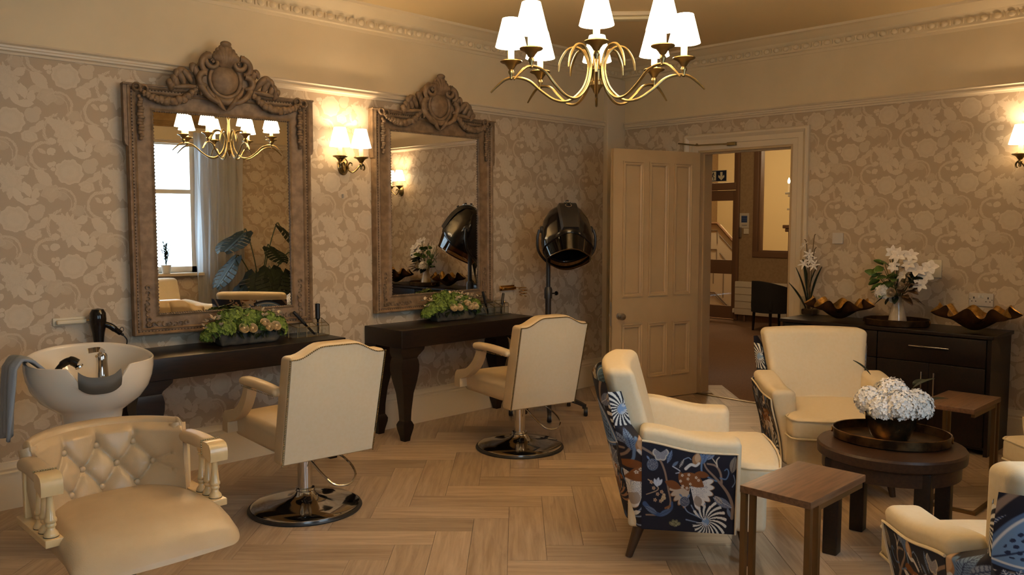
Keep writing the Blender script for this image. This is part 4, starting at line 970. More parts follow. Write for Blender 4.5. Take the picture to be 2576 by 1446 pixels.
g=G(); g.tube([(Vector(vis(i/48,1))) for i in range(48)],.005,6,closed=True); g.tube([Vector(vis(.86,0)),Vector(vis(.86,1))],.003,5); o=g.build('visor_rim',mat('visor_rim','#3a2614',.15),hd); o.matrix_local=HM
# control ridge with three dials
def rp2(t): # along front ridge
    v=t; p=Vector(hood(.75,v)); return p
g=G(); L=[]
for i in range(9):
    v=.10+.72*i/8; p=Vector(hood(.75,v)); w=.065+.012*sin(PI*i/8); L.append([(-w,p.y+.02,p.z-.004),(-w*.82,p.y-.012,p.z+.008),(w*.82,p.y-.012,p.z+.008),(w,p.y+.02,p.z-.004)])
g.rings(L); o=g.build('control_ridge',M['blackm'],hd,ang=30); o.matrix_local=HM
for k,v in enumerate((.17,.29,.43)):
    p=Vector(hood(.75,v)); q=Vector(hood(.75,v+.03)); tdir=(q-p).normalized(); nrm=Vector((0,tdir.z,-tdir.y)); 
    if nrm.y>0: nrm=-nrm
    rot=nrm.to_track_quat('Z','Y').to_matrix().to_4x4(); MM=Matrix.Translation(p+Vector((0,-.012,.008)))@rot
    g=G(); g.lathe([(.017,0),(.017,.004),(.011,.006),(.010,.018),(0,.019)],18); o=g.build('dial',M['blackm'],hd); o.matrix_local=HM@MM
    g=G(); g.tube([(.022*cos(a),.022*sin(a),.003) for a in [2*PI*i/24 for i in range(24)]],.0028,6,closed=True); d=g.build('dial_ring',M['chrome'],o)
for sx in (-1,1):
    g=G(); g.lathe([(.028,0),(.028,.022),(.02,.03),(0,.03)],18,T(sx*.165,0,.06)@R(90*sx,'Y')); o=g.build('pivot',M['blackm'],hd); o.matrix_local=HM
g=G(); g.tube(catmull([(-.20,0,.06),(-.215,.03,0),(-.20,.09,-.08),(-.12,.17,-.13),(0,.20,-.15),(.12,.17,-.13),(.20,.09,-.08),(.215,.03,0),(.20,0,.06)],6),.010,8); o=g.build('yoke',M['blackm'],hd); o.matrix_local=HM
g=G(); g.lathe([(.045,.09),(.05,.10),(.05,.15),(.03,.17),(0,.17)],18,T(-.075,.10,0)); g.build('hub',M['blackm'],hd)
wh_=G(); wh_.lathe([(.0,-.016),(.032,-.016),(.036,-.010),(.036,.010),(.032,.016),(0,.016)],20,R(90,'Y')); whm=wh_.mesh('wheel',M['blackm'])
wr_=G(); wr_.lathe([(.020,.0165),(.020,.0185),(.025,.0185),(.025,.0165)],20,R(90,'Y')); wr_.lathe([(.020,-.0165),(.020,-.0185),(.025,-.0185),(.025,-.0165)],20,R(90,'Y')); wrm=wr_.mesh('wheel_ring',M['plastic'])
for k in range(5):
    a=math.radians(-63+72*k); ca,sa=cos(a),sin(a); r=.30
    P=catmull([(-.075+.03*ca,.10+.03*sa,.13),(-.075+.14*ca,.10+.14*sa,.135),(-.075+.25*ca,.10+.25*sa,.105),(-.075+r*ca,.10+r*sa,.085)],5)
    g=G(); g.tube(P,[1.25-.5*i/len(P) for i in range(len(P))],4,sq=(.014,.020)); g.lathe([(.016,.06),(.018,.095),(0,.10)],10,T(-.075+r*ca,.10+r*sa,0)); g.build('base_arm',M['blackm'],hd)
    for s2 in (-1,):
        w=bpy.data.objects.new('caster',whm); COL.objects.link(w); w.parent=hd; w.location=(-.075+(r+.012)*ca,.10+(r+.012)*sa,.037); w.rotation_euler=(0,0,math.radians(-48))
        v=bpy.data.objects.new('wheel_ring',wrm); COL.objects.link(v); v.parent=w

# ================================================================== FABRIC PRINT
def fabric(u,v,back=None):
    """u,v numpy arrays in metres -> linear rgb; large hand drawn flowers on navy"""
    n=len(u); col=np.tile(np.array(c('#0c1226')),(n,1))
    def blend(mask,h,a=1.0):
        k=np.clip(mask,0,1)[:,None]*a; col[:]=col*(1-k)+np.array(c(h))*k
    def sm(d,w=.0015): return np.clip(.5-d/(2*w),0,1)
    def loc(cx,cy,ang=0):
        a=math.radians(ang); x=u-cx; y=v-cy; return x*cos(a)+y*sin(a),-x*sin(a)+y*cos(a)
    def line(P,w0,w1,h):
        P=catmull([(a,b,0) for a,b in P],5); m=len(P)
        d=np.full(n,9.0)
        for i in range(m-1):
            a,b=P[i],P[i+1]; vx,vy=b.x-a.x,b.y-a.y; L2=vx*vx+vy*vy+1e-12; t=np.clip(((u-a.x)*vx+(v-a.y)*vy)/L2,0,1); w=w0+(w1-w0)*(i/m); d=np.minimum(d,np.hypot(u-a.x-t*vx,v-a.y-t*vy)-w)
        blend(sm(d),h)
    def leaf(cx,cy,ang,ln,w,h,vein=None):
        x,y=loc(cx,cy,ang); t=x/(ln/2); d=np.abs(y)-w/2*(1-t*t); ins=sm(np.where(np.abs(t)<1,d,9)); blend(ins,h)
        if vein: blend(ins*(np.abs(np.sin((x-np.abs(y)*.8)/.0085*PI))>.86),vein,.8); blend(ins*(np.abs(y)<.0012),vein)
    def pom(cx,cy,r,ang=0):
        x,y=loc(cx,cy,ang); d=np.hypot(x,y)-r; blend(sm(d),'#7f8ba0'); blend(sm(d+.003),'#39435e'); 
        dots=(np.hypot((x/.009)%1-.5,(y/.009+.5*(np.floor(x/.009)%2))%1-.5)<.27); blend(sm(d+.006)*dots,'#b9bcc2')
        leaf(cx-.8*r,cy+1.15*r,130+ang,.03,.012,'#6f86ad'); leaf(cx+.8*r,cy+1.1*r,50+ang,.03,.012,'#6f86ad')
    def fan(cx,cy,r,a0,a1,ns,h,core=.022,bgc=None):
        x,y=loc(cx,cy); R_=np.hypot(x,y); A=np.degrees(np.arctan2(y,x))%360; k=((A-a0)%360<(a1-a0)); edge=r*(.86+.14*np.abs(np.sin(np.radians(A)*ns*.5)))
        if bgc: blend(k*sm(R_-edge),bgc)
        tw=A+R_*260; blend(k*sm(R_-edge)*(R_>core*.7)*(np.sin(np.radians(tw)*ns)>.05),h); blend(sm(R_-core),'#7f9cc4'); 
    def scallop(cx,cy,r,a0,a1,lobes,h,ray=None,edge=None):
        x,y=loc(cx,cy); R_=np.hypot(x,y); A=np.degrees(np.arctan2(y,x))%360; k=((A-a0)%360<(a1-a0)).astype(float); t=((A-a0)%360)/(a1-a0); rr=r*(.82+.18*np.abs(np.sin(t*PI*lobes)))
        if edge: blend(k*sm(R_-rr),edge)
        blend(k*sm(R_-rr+.006),h)
        if ray: blend(k*sm(R_-rr*.72)*(np.abs(np.sin(t*PI*lobes*4))<.28),ray,.9)
    def dotf(cx,cy,r,h='#d9cdb6'):
        x,y=loc(cx,cy); R_=np.hypot(x,y); A=np.arctan2(y,x); blend(sm(R_-r*(.8+.2*np.cos(5*A))),h); blend(sm(R_-r*.35),'#8a5a33')
    line([(-.01,.49),(.06,.455),(.11,.42),(.14,.36),(.155,.30),(.165,.25),(.18,.16),(.13,.10),(.03,.09)],.007,.004,'#8c7564')
    line([(.37,.455),(.39,.39),(.44,.34),(.48,.30),(.53,.24),(.56,.17),(.56,.1)],.004,.011,'#8f7a6b'); line([(.40,.41),(.45,.40),(.48,.36),(.49,.30)],.005,.007,'#8f7a6b'); line([(.46,.395),(.455,.43),(.47,.45)],.004,.002,'#c9bfae'); line([(.455,.41),(.43,.44)],.003,.002,'#c9bfae')
    line([(.36,.46),(.365,.41),(.37,.36),(.42,.325),(.46,.31)],.006,.004,'#5f7fa8'); line([(.48,.33),(.515,.325),(.53,.36),(.52,.385),(.505,.375)],.004,.002,'#5f7fa8'); line([(.04,.30),(.09,.27),(.10,.24),(.03,.21)],.003,.002,'#b9a48a')
    pom(.066,.39,.034); 
    scallop(.115,.462,.05,150,390,4,'#8f9099',ray='#5b6378',edge='#c7c2b8'); dotk=None
    leaf(.385,.45,75,.09,.035,'#6f8bb3','#23345a'); leaf(.42,.455,40,.07,.028,'#8d9db6','#2c3c60'); leaf(.17,.44,70,.08,.028,'#1d3760','#8ba3c4'); leaf(.205,.40,40,.05,.018,'#5c7394')
    # moth-like flower
    scallop(.30,.27,.135,182,262,5,'#c3b3a0',edge='#9b6b3e'); scallop(.30,.27,.15,285,385,6,'#e4e2e0',ray='#3a4a78',edge='#b08a68'); leaf(.35,.185,-70,.07,.05,'#a8998d'); 
    leaf(.195,.275,-20,.11,.05,'#7c4a22'); leaf(.26,.30,-62,.13,.055,'#7f4d24'); leaf(.32,.31,-30,.15,.075,'#86532a'); leaf(.37,.345,-8,.09,.04,'#7c4a22')
    for (a,b) in ((.29,.34),(.335,.325),(.285,.315),(.30,.285),(.255,.27),(.28,.26),(.24,.30),(.25,.335),(.35,.31)): dotf(a,b,.009,'#e9e2d4')
    leaf(.335,.43,78,.085,.055,'#a57a52'); leaf(.34,.44,85,.06,.035,'#c9a684'); line([(.27,.375),(.30,.40),(.33,.395),(.35,.41)],.009,.006,'#d8d6d4'); leaf(.245,.405,62,.06,.018,'#20242f','#cfcfcf'); line([(.19,.385),(.22,.37),(.235,.36)],.003,.003,'#b9c3d4'); line([(.23,.35),(.21,.345)],.003,.002,'#b9c3d4'); line([(.26,.43),(.285,.44),(.30,.43)],.002,.002,'#8fa6c6')
    leaf(.557,.41,80,.10,.045,'#8f8578','#3b2f2a'); line([(.56,.35),(.57,.31),(.555,.28)],.002,.002,'#8fa6c6')
    for (a,b) in ((.06,.285),(.075,.25),(.085,.18),(.12,.175),(.125,.23),(.10,.215)): dotf(a,b,.012,'#c3a58a')
    leaf(.10,.287,80,.06,.026,'#8ca0c0','#eef0f4'); leaf(.115,.285,60,.05,.02,'#c5cede'); leaf(.085,.285,105,.05,.02,'#c5cede'); scallop(.125,.20,.034,250,430,3,'#c8b38f',ray='#6c4b2c')
    line([(.02,.155),(.07,.11),(.13,.095),(.185,.13),(.19,.17)],.014,.005,'#34507c'); leaf(.06,.12,-25,.09,.03,'#6b7f9e','#1c2c50'); leaf(.15,.11,25,.09,.03,'#4d6a96','#1c2c50'); line([(.15,.135),(.18,.15)],.006,.004,'#8a5a33')
    pom(.268,.18,.030,10); leaf(.5,.185,-25,.13,.05,'#31466f','#cfd4dd'); leaf(.475,.20,-40,.07,.03,'#cfc3b4','#2c3c60'); leaf(.54,.13,110,.06,.02,'#6b7f9e')
    line([(.40,.075),(.34,.10),(.29,.12),(.27,.145)],.002,.004,'#7f93b5'); line([(.38,.09),(.33,.13),(.31,.16)],.002,.004,'#7f93b5'); line([(.37,.06),(.31,.07),(.28,.075)],.002,.004,'#7f93b5'); line([(.39,.10),(.385,.15),(.395,.175)],.002,.004,'#7f93b5')
    fan(.40,.07,.13,-60,75,20,'#e6e4dd'); fan(.40,.07,.10,75,150,16,'#dcdbd6',core=.01); fan(.40,.07,.09,190,300,20,'#dcdbd6',core=.01); scallop(.21,.03,.05,20,160,4,'#6d6b4c',ray='#c9c39e')
    if back is not None:
        u,v=back
        for sx,cx,cz in ((1,.225,.70),(-1,-.20,.62)):
            leaf(cx,cz,150 if sx>0 else 30,.36,.23,'#0c1226'); leaf(cx,cz,150 if sx>0 else 30,.32,.20,'#4f6f9c'); leaf(cx,cz,150 if sx>0 else 30,.295,.175,'#d9dce0'); leaf(cx,cz,150 if sx>0 else 30,.28,.16,'#6f93c0')
            x,y=loc(cx,cz,150 if sx>0 else 30); dots=(np.hypot((x/.022)%1-.5,(y/.020+.5*(np.floor(x/.022)%2))%1-.5)<.30); t=x/.12; ins=sm(np.where(np.abs(t)<1,np.abs(y)-.062*(1-t*t),9)); blend(ins*dots,'#1d2c50'); line([(cx+sx*.11,cz-.07),(cx,cz-.01),(cx-sx*.10,cz+.06)],.003,.002,'#1d2c50')
            line([(cx+sx*.12,cz-.08),(cx+sx*.10,cz-.13),(cx+sx*.06,cz-.16)],.006,.003,'#3b3f48')
            scallop(cx+sx*.03,cz-.26,.16,60 if sx>0 else 0,200 if sx>0 else 120,5,'#dcd9d4',ray='#8a5a33',edge='#8d8378'); fan(cx-sx*.02,cz-.34,.13,0,200,26,'#a5795a',core=.02)
            for a_ in (60,100,140): leaf(cx+sx*.06,cz-.15,a_,.11,.045,'#20345c','#c9d2de')
            for a_,b_ in ((.05,-.20),(.0,-.17),(.08,-.24)): dotf(cx+sx*a_,cz+b_,.014,'#9b5a2e')
    return col
def paint(o,uvfn,period=None,back=False):
    me=o.data; n=len(me.vertices); co=np.empty(n*3); me.vertices.foreach_get('co',co); co=co.reshape(-1,3); u,v=uvfn(co)
    if period: u=np.mod(u,period[0]); v=np.mod(v,period[1])
    rgb=fabric(u,v,(co[:,0],co[:,2]) if back else None); a=me.color_attributes.new('print','FLOAT_COLOR','POINT'); a.data.foreach_set('color',np.concatenate([rgb,np.ones((n,1))],1).ravel())

# ================================================================== ARMCHAIRS  (front = -y)
ARMS={}
def arm_top(y): return .590+.045*sst(y,-.10,.20)
def arm_out(y,z): return .325+.06*sst(z,.18,.6)
def backy(z): return .180+.17*((z-.16)/.70)
def make_armchair(label,loc,rz):
    t=thing('floral_armchair',label,'armchair',loc,rz)
    g=G(); g.rbox((0,-.07,.25),(.61,.60,.19),.03,n=4); g.build('seat_base',M['linen'],t)
    def cf(x,y,z):
        w=1+.16*sst(-y,.20,.27)*(1 if abs(x)>.2 else abs(x)/.2)
        yy=y-(.035*(1-(x/.33)**2) if y<-.2 else 0); return (x*w,yy,z+(.018*(1-(x/.3)**2)*(1-((y+.07)/.36)**2) if z>.40 else 0))
    g=G(); g.rbox((0,-.09,.405),(.56,.64,.125),.035,n=(10,12,2),k=4,fn=cf); g.build('seat_cushion',M['linen'],t,ang=60)
    g=G()
    for z in (.352,.452):
        P=[cf(x,y,z) for x,y in ((-.28,-.1),(-.28,-.22),(-.283,-.28),(-.283,-.38),(-.262,-.408),(-.15,-.412),(0,-.412),(.15,-.412),(.262,-.408),(.283,-.38),(.283,-.28),(.28,-.22),(.28,-.1))]
        g.tube([(p[0],p[1],z+.004) for p in P],.005,6)
    g.build('piping',M['linen'],t)
    def bf(x,y,z):
        tt=max(0,min(1.1,(z-.30)/.58)); w=1+.29*tt**1.2; y2=y+.16*tt-.05*(x/.27)**2*(.4+.6*tt)-(.035*(1-(x/.27)**2)*sin(PI*min(1,tt)) if y<.2 else 0)
        return (x*w,y2,z+.01*(1-(x/.27)**2)*(1 if tt>.9 else 0))
    g=G(); g.rbox((0,.165,.585),(.50,.13,.58),.035,n=(12,1,12),k=4,fn=bf); g.build('backrest',M['linen'],t,ang=60)
    for sx in (-1,1):
        def af(x,y,z):
            tt=(z-.16)/.40; top=arm_top(y)-.56; w=arm_out(y,z)
            return (sx*(w-.057+x*(1+.3*sst(tt,.4,1))),y-.03,z+top*sst(tt,.3,1))
        g=G(); g.rbox((0,.0,.36),(.105,.44,.40),.03,n=(1,14,8),k=4,fn=af); a=g.build('arm',M['linen'],t,ang=60)
        def pf(u,v):
            y=-.232+.41*u; zt=arm_top(y)-.055; z=.155+(zt-.155)*v
            cr=.045; 
            return (sx*(arm_out(y,z)+.0125*sst((z-.16)/.4,.4,1)-.0005+.004*math.sin(PI*v)**.3),y,z)
        g=G(); g.grid(pf,250,190); o=g.build('side_panel',M['floral'],t,ang=80)
        if sx>0: paint(o,lambda co:(.60-(co[:,1]+.305)*.95,(co[:,2]-.155)*1.12) if False else ((.178-co[:,1])*1.42,(co[:,2]-.15)*1.22))
        else: paint(o,lambda co:((.178-co[:,1])*1.42,(co[:,2]-.15)*1.22))
        g=G(); P=[pf(0,v/8) for v in range(9)]+[pf(u/12,1) for u in range(1,13)]; g.tube([(p[0]+sx*.003,p[1],p[2]) for p in P],.005,6); g.build('arm_piping',M['linen'],a)
    # patterned outer back
    def ob(u,v):
        z=.16+.66*v; w=.295+.055*sst(z,.2,.8)-.03*sst(-z,-.30,-.16); x=-w+2*w*u; k=abs(2*u-1)
        y=backy(z)+.085-.055*k**4-.03*k*k*v; return (x,y,z)
    g=G(); g.grid(ob,330,300); o=g.build('back_panel',M['floral'],t,ang=80); paint(o,lambda co:(co[:,0]*.95+.21,(co[:,2]-.02)*.95),period=(.60,.50),back=True)
    for sx in (-1,1):   # wrap between back and side
        def wf(u,v):
            z=.16+(.62)*v; a=Vector(ob(1 if sx>0 else 0,(z-.16)/.66)); y=.178; k2=sst(z,.575,.63); bx=arm_out(y,z)+.0125*sst((z-.16)/.4,.4,1); t3=max(0,(z-.30)/.58); b=Vector((sx*(bx+(.262*(1+.29*t3**1.2)-bx)*k2),y+(.17*t3-.045)*k2,z)); p=a.lerp(b,u); return (p.x+sx*.01*sin(PI*u),p.y+.004*sin(PI*u),z)
        g=G(); g.grid(wf,40,240); o=g.build('corner_panel',M['floral'],t,ang=80); paint(o,lambda co:(co[:,1]*.9+np.abs(co[:,0])*.3+.06,(co[:,2]-.10)*.95),period=(.60,.50))
    g=G(); g.box(-.30,.30,.12,.24,.15,.5,bev=.02); g.build('back_frame',M['linen'],t)
    for x,y,x2,y2 in ((-.25,-.27,-.275,-.30),(.25,-.27,.275,-.30),(-.24,.18,-.265,.235),(.24,.18,.265,.235)):
        g=G(); g.tube([(x,y,.17),(x2,y2,0)],[.030,.016],10); g.build('leg',M['legw'],t)
    return t
a1=make_armchair('cream armchair with navy floral sides seen from its patterned side, at the front table',(-3.06,-2.78,0),35.5)
dup(a1,(-1.66,-2.86,0),-46,'cream armchair facing the camera in front of the dark sideboard')
dup(a1,(-3.50,-4.40,0),135.3,'cream armchair seen from behind, cut off at the lower right corner')
dup(a1,(-1.62,-4.32,0),-125,'cream armchair of which only a seat corner shows, beside the far side table')

# ================================================================== TABLES
rt=thing('round_table','round dark wood coffee table with four square legs, holding a bronze tray','table',(-2.495,-3.55,0),6)
g=G(); g.lathe([(0,.455),(.31,.455),(.320,.462),(.322,.50),(.315,.510),(0,.510)],64); g.build('tabletop',M['espresso2'],rt,ang=30)
g=G(); g.lathe([(.285,.39),(.297,.39),(.297,.456),(.285,.456)],64); g.build('apron',M['espresso2'],rt,ang=30)
for k in range(4):
    g=G(); g.box(-.033,.033,-.033,.033,0,.455,bev=.006,M=R(45+90*k)@T(.272,0,0)@R(45)); g.build('leg',M['espresso'],rt)
def make_ctable(label,loc,rz):
    t=thing('side_table',label,'table',loc,rz); Hh_=.58; w,d=.225,.135   # uprights at -x
    g=G(); g.box(-w,w,-d,d,Hh_-.026,Hh_,bev=.002); g.build('tabletop',M['walnut'],t,ang=30)
    g=G()
    for y in (-d+.012,d-.012):
        for x in (-w+.012,-w+.075): g.box(x-.010,x+.010,y-.010,y+.010,.0,Hh_-.026)
    for y in (-d+.012,d-.012): g.box(-w+.086,w-.02,y-.009,y+.009,Hh_-.046,Hh_-.027)
    g.build('upright_frame',M['bronzeleg'],t,ang=0)
    g=G()
    for y in (-d+.012,d-.012): g.box(-w+.086,w-.10,y-.009,y+.009,0.0,.018); g.box(-w+.023,-w+.064,y-.009,y+.009,0,.018)
    g.box(w-.118,w-.10,-d+.0215,d-.0215,0,.018); g.build('floor_runner',M['bronzeleg'],t,ang=0); return t
make_ctable('small rectangular walnut side table beside the floral chair side, in the foreground',(-3.52,-3.63,0),0)
make_ctable('small rectangular walnut side table standing before the dark sideboard',(-1.57,-3.56,0),180)
# sideboard
sbd=thing('sideboard','long dark wood sideboard with bar-handled drawers against the papered wall','sideboard',(-.012,-2.665,0),0)
g=G(); g.box(-.46,0,-.74,.74,.775,.80,bev=.003); g.build('worktop',M['espresso'],sbd)
g=G(); g.box(-.435,-.005,-.725,-.70,0,.775); g.box(-.435,-.005,.70,.725,0,.775); g.box(-.43,-.005,-.70,.70,.04,.07); g.box(-.02,-.005,-.70,.70,.0,.775); g.box(-.41,-.01,-.012,.012,.05,.775); g.build('carcass',M['espresso'],sbd,ang=0)
for k,(a,b) in enumerate(((-.698,-.003),(.003,.698))):
    g=G(); g.box(-.45,-.43,a,b,.585,.768,bev=.002); dr=g.build('drawer',M['espresso'],sbd)
    m_=(a+b)/2; g=G(); g.box(-.475,-.467,m_-.13,m_+.13,.688,.696,bev=.002); g.cyl((-.467,m_-.11,.692),(-.45,m_-.11,.692),.004,6); g.cyl((-.467,m_+.11,.692),(-.45,m_+.11,.692),.004,6); g.build('bar_handle',M['chrome'],dr)
    for j in range(2):
        y0=a+(b-a)*j/2; y1=a+(b-a)*(j+1)/2; g=G(); g.box(-.45,-.43,y0+.001,y1-.001,.06,.58,bev=.002); d_=g.build('door',M['espresso'],sbd)
        yy=y1-.04 if j==0 else y0+.04; g=G(); g.box(-.475,-.467,yy-.004,yy+.004,.36,.52,bev=.002); g.cyl((-.467,yy,.38),(-.45,yy,.38),.004,6); g.cyl((-.467,yy,.5),(-.45,yy,.5),.004,6); g.build('bar_handle',M['steel'],d_)

# ================================================================== OBJECTS ON SURFACES
def tray(label,loc,rz,rx,ry,h,m):
    t=thing('round_tray',label,'tray',loc,rz); g=G(); g.lathe([(0,0),(.96,0),(1,.12*h),(1.02,h),(.99,h*1.02),(.975,.2*h),(.0,.15*h)],56,S(rx,ry,1)); g.build('dish',m,t,ang=35)
    g=G(); g.tube([(rx*1.005*cos(a),ry*1.005*sin(a),h) for a in [2*PI*i/56 for i in range(56)]],.004,6,closed=True); g.build('rim',M['traybr'],t)
    for s_ in (0,180):
        g=G(); P=[(rx*1.02*cos(a),ry*1.02*sin(a),z) for a,z in ((-.13,.45*h),(-.13,.8*h),(0,.85*h),(.13,.8*h),(.13,.45*h),(0,.4*h))]; g.tube(catmull(P,4,True),.0035,6,closed=True,M=R(s_)); g.build('handle_rim',M['gold'],t)
    return t
tray('large oval bronze tray with raised rim on the round coffee table',(-2.43,-3.525,.51),-72,.255,.215,.045,M['traybr'])
tray('oval dark bronze tray under the flower vase on the sideboard',(-.27,-2.72,.80),-78,.215,.17,.045,mat('tray_dark','#33261b',.3,.7,noise=(14,'#6b5233',.6)))
def flowerhead(g,cn,r,n,size,rnd,flat=1.0):
    for i in range(n):
        z=1-2*(i+.5)/n; a=i*2.39996; rr=math.sqrt(1-z*z); d=Vector((rr*cos(a),rr*sin(a),z*flat)); p=Vector(cn)+d*r*(1+rnd.uniform(-.10,.10)); 
        if z<-.55: continue
        q=d.to_track_quat('Z','Y').to_matrix().to_4x4(); MM=Matrix.Translation(p)@q@R(rnd.uniform(0,90))@R(rnd.uniform(-25,25),'X')
        s=size*rnd.uniform(.8,1.2)
        for k in range(4):
            g.add([(0,0,0),(s*.30,-s*.34,.10*s),(s*.72,-s*.40,.22*s),(s,-.12*s,.22*s),(s,.12*s,.22*s),(s*.72,s*.40,.22*s),(s*.30,s*.34,.10*s)],[(0,1,2,3),(0,3,4),(0,4,5,6)],MM@R(90*k))
def rose(name,parent,cn,r,m,tilt,rnd):
    g=G(); g.ell((0,0,.0),(r*.30,r*.30,r*.62),8,6)
    for ring,(n,rr,h,op) in enumerate(((3,.34,.78,.0),(4,.50,.80,.05),(5,.68,.72,.18),(6,.86,.55,.40))):
        for k in range(n):
            a0=2*PI*k/n+ring*.7
            def f(u,v):
                w=2*u-1; a=a0+w*PI/n*1.35; q=r*(rr*math.sin(min(1,v*1.15+.12)*PI/2)**.8+.30*op*v**3)*(1+.03*k%3*.01); zz=-r*.55+r*(h+.50)*v-r*.22*op*v**3-w*w*.20*r*v; return (q*cos(a),q*sin(a),zz)
            g.grid(f,5,5)
    o=g.build(name,m,parent,ang=80); o.location=cn; o.rotation_euler=[math.radians(x) for x in tilt]; return o
def leafmesh(g,M_,ln,w,fold=.15,curl=.2,n=5):
    V=[];F=[]
    for i in range(n+1):
        t=i/n; ww=w/2*math.sin(PI*min(1,t*.92+.04))**.8; z=-curl*ln*t*t
        V+=[(ln*t,-ww,z+fold*ww),(ln*t,0,z),(ln*t,ww,z+fold*ww)]
    for i in range(n):
        a=3*i; F+=[(a,a+1,a+4,a+3),(a+1,a+2,a+5,a+4)]
    g.add(V,F,M_)
def planter(label,loc,rz,seed):
    rnd=random.Random(seed); t=thing('flower_planter',label,'flower arrangement',loc,rz)   # front=-y
    g=G(); g.rbox((0,0,.045),(.40,.12,.09),.018,n=(8,2,3),fn=lambda x,y,z:(x*(1-.08*(.09-z)/.09)+.003*sin(x*90+z*60),y*(1-.12*(.09-z)/.09)+.004*sin(x*70+z*90),z+.003*sin(x*80))); g.build('trough',M['stone'],t,ang=60)
    hs=[(-.21,-.01,.09,.055),(-.15,-.035,.11,.06),(-.12,.03,.15,.06),(-.05,.03,.16,.06),(.02,.02,.155,.055),(.08,.035,.14,.055),(.145,.02,.13,.055),(.205,-.01,.10,.05),(-.03,-.03,.12,.05),(.09,-.03,.10,.045),(.22,.0,.06,.04),(-.25,.0,.06,.04)]
    for x,y,z,r in hs:
        g=G(); flowerhead(g,(0,0,0),r*.9,70,r*.36,rnd); g.ell((0,0,0),r*.82,10,7); g.build('hydrangea_head',M['green'],t,ang=0,loc=(x,y,z))
    g=G()
    for i in range(36):
        x=rnd.uniform(-.27,.25); y=rnd.uniform(-.07,.05); z=.11+.09*(1-(x/.3)**2)+rnd.uniform(-.03,.02)-(.05 if y<-.04 else 0)
        for k in range(3): leafmesh(g,T(x,y,z)@R(rnd.uniform(0,360))@R(rnd.uniform(-50,10),'Y'),.028,.022,.3,-.2,3)
    g.build('pale_blossoms',M['pale_petal'],t,ang=0,kind='stuff')
    for x,y,z,r,tl in ((-.055,-.075,.10,.034,(60,10,0)),(.0,-.078,.098,.032,(62,-5,0)),(.085,-.07,.125,.030,(45,-12,0)),(.105,-.08,.098,.031,(60,0,0)),(.15,-.078,.10,.034,(58,12,0))):
        rose('rose',t,(x,y,z),r,M['rose'],tl,rnd)
    g=G()
    for i in range(26):
        x=rnd.uniform(-.24,.24); leafmesh(g,T(x,-.05,.07+rnd.uniform(0,.03))@R(-90+rnd.uniform(-60,60))@R(rnd.uniform(10,50),'Y'),.05,.022,.2,.3,4)
    g.build('dark_foliage',M['leafd'],t,ang=0,kind='stuff')
    return t
planter('stone trough of cream roses and green hydrangea under the large mirror beside the basin',(-3.985,-.235,.79),-4,3)
planter('stone trough of cream roses and green hydrangea under the mirror nearer the door',(-2.265,-.175,.79),-4,5)
# brass and glass organisers
def organiser(label,loc,flip):
    t=thing('glass_organiser',label,'organiser',loc,-3); w,d=.27,.10; g=G(); r=.0022; s=flip
    def seg(a,b): g.cyl((s*a[0],a[1],a[2]),(s*b[0],b[1],b[2]),r,5)
    # box: stepped in height, cut corner at -x end
    base=[(-.135,.04),(-.135,-.005),(-.095,-.05),(.135,-.05),(.135,.05),(-.135,.05)]
    hs=[.085,.085,.065,.065,.105,.105]
    for i in range(6):
        a,b=base[i],base[(i+1)%6]; seg((*a,0),(*b,0)); seg((*a,hs[i]),(*b,hs[(i+1)%6])); seg((*a,0),(*a,hs[i]))
    for x in (-.03,.045): seg((x,-.05,0),(x,-.05,.065)); seg((x,.05,0),(x,.05,.10)); seg((x,-.05,.065),(x,.05,.10)); seg((x,-.05,0),(x,.05,0))
    seg((.045,.0,.08),(.135,.0,.08)); seg((-.135,.0,.085),(.045,.0,.085)); g.build('brass_frame',M['brass'],t)
    for i in range(6):
        a,b=base[i],base[(i+1)%6]; g=G(); g.add([(s*a[0],a[1],0),(s*b[0],b[1],0),(s*b[0],b[1],hs[(i+1)%6]),(s*a[0],a[1],hs[i])],[(0,1,2,3)]); o=g.build('pane',M['glass'],t,ang=0); q=o.modifiers.new('t','SOLIDIFY'); q.thickness=.0015
    for x in (-.03,.045): g=G(); g.box(s*x-.0007,s*x+.0007,-.05,.05,0,.07); g.build('pane',M['glass'],t,ang=0)
    g=G(); g.box(-.133,.133,-.048,.048,0,.003); g.build('tray_base',M['brass'],t,ang=0); return t
organiser('brass edged glass organiser with brushes beside the planter, table nearest the basin',(-3.545,-.20,.79),1)
organiser('brass edged glass organiser with brushes beside the planter, table nearer the door',(-1.77,-.125,.79),-1)
def brush(label,p0,p1,kind='round'):
    p0,p1=Vector(p0),Vector(p1); d=(p1-p0); L=d.length; t=bpy.data.objects.new('hair_brush',None); COL.objects.link(t); t['label']=label; t['category']='brush'
    q=d.to_track_quat('Z','Y').to_matrix().to_4x4(); t.matrix_world=Matrix.Translation(p0)@q
    g=G(); g.lathe([(0,0),(.006,.002),(.0085,.03),(.0075,L*.30),(.006,L*.42),(.009,L*.47),(0,L*.47)],14); g.build('handle',M['black'],t)
    R_=.020 if kind=='round' else .013
    g=G(); g.lathe([(0,L*.46),(.008,L*.46),(R_*.8,L*.50),(R_*.8,L*.985),(R_*.6,L),(0,L)],18); g.build('barrel',M['blackm'],t)
    g=G(); rnd=random.Random(4)
    for i in range(16):
        for k in range(14):
            a=2*PI*k/14+i*.2; z=L*(.53+.43*i/15); r1=R_*1.28; g.add([(R_*.78*cos(a-.03),R_*.78*sin(a-.03),z),(R_*.78*cos(a+.03),R_*.78*sin(a+.03),z),(r1*cos(a),r1*sin(a),z+.001)],[(0,1,2)])
    g.build('bristles',M['blackm'],t,ang=0,kind='stuff'); return t
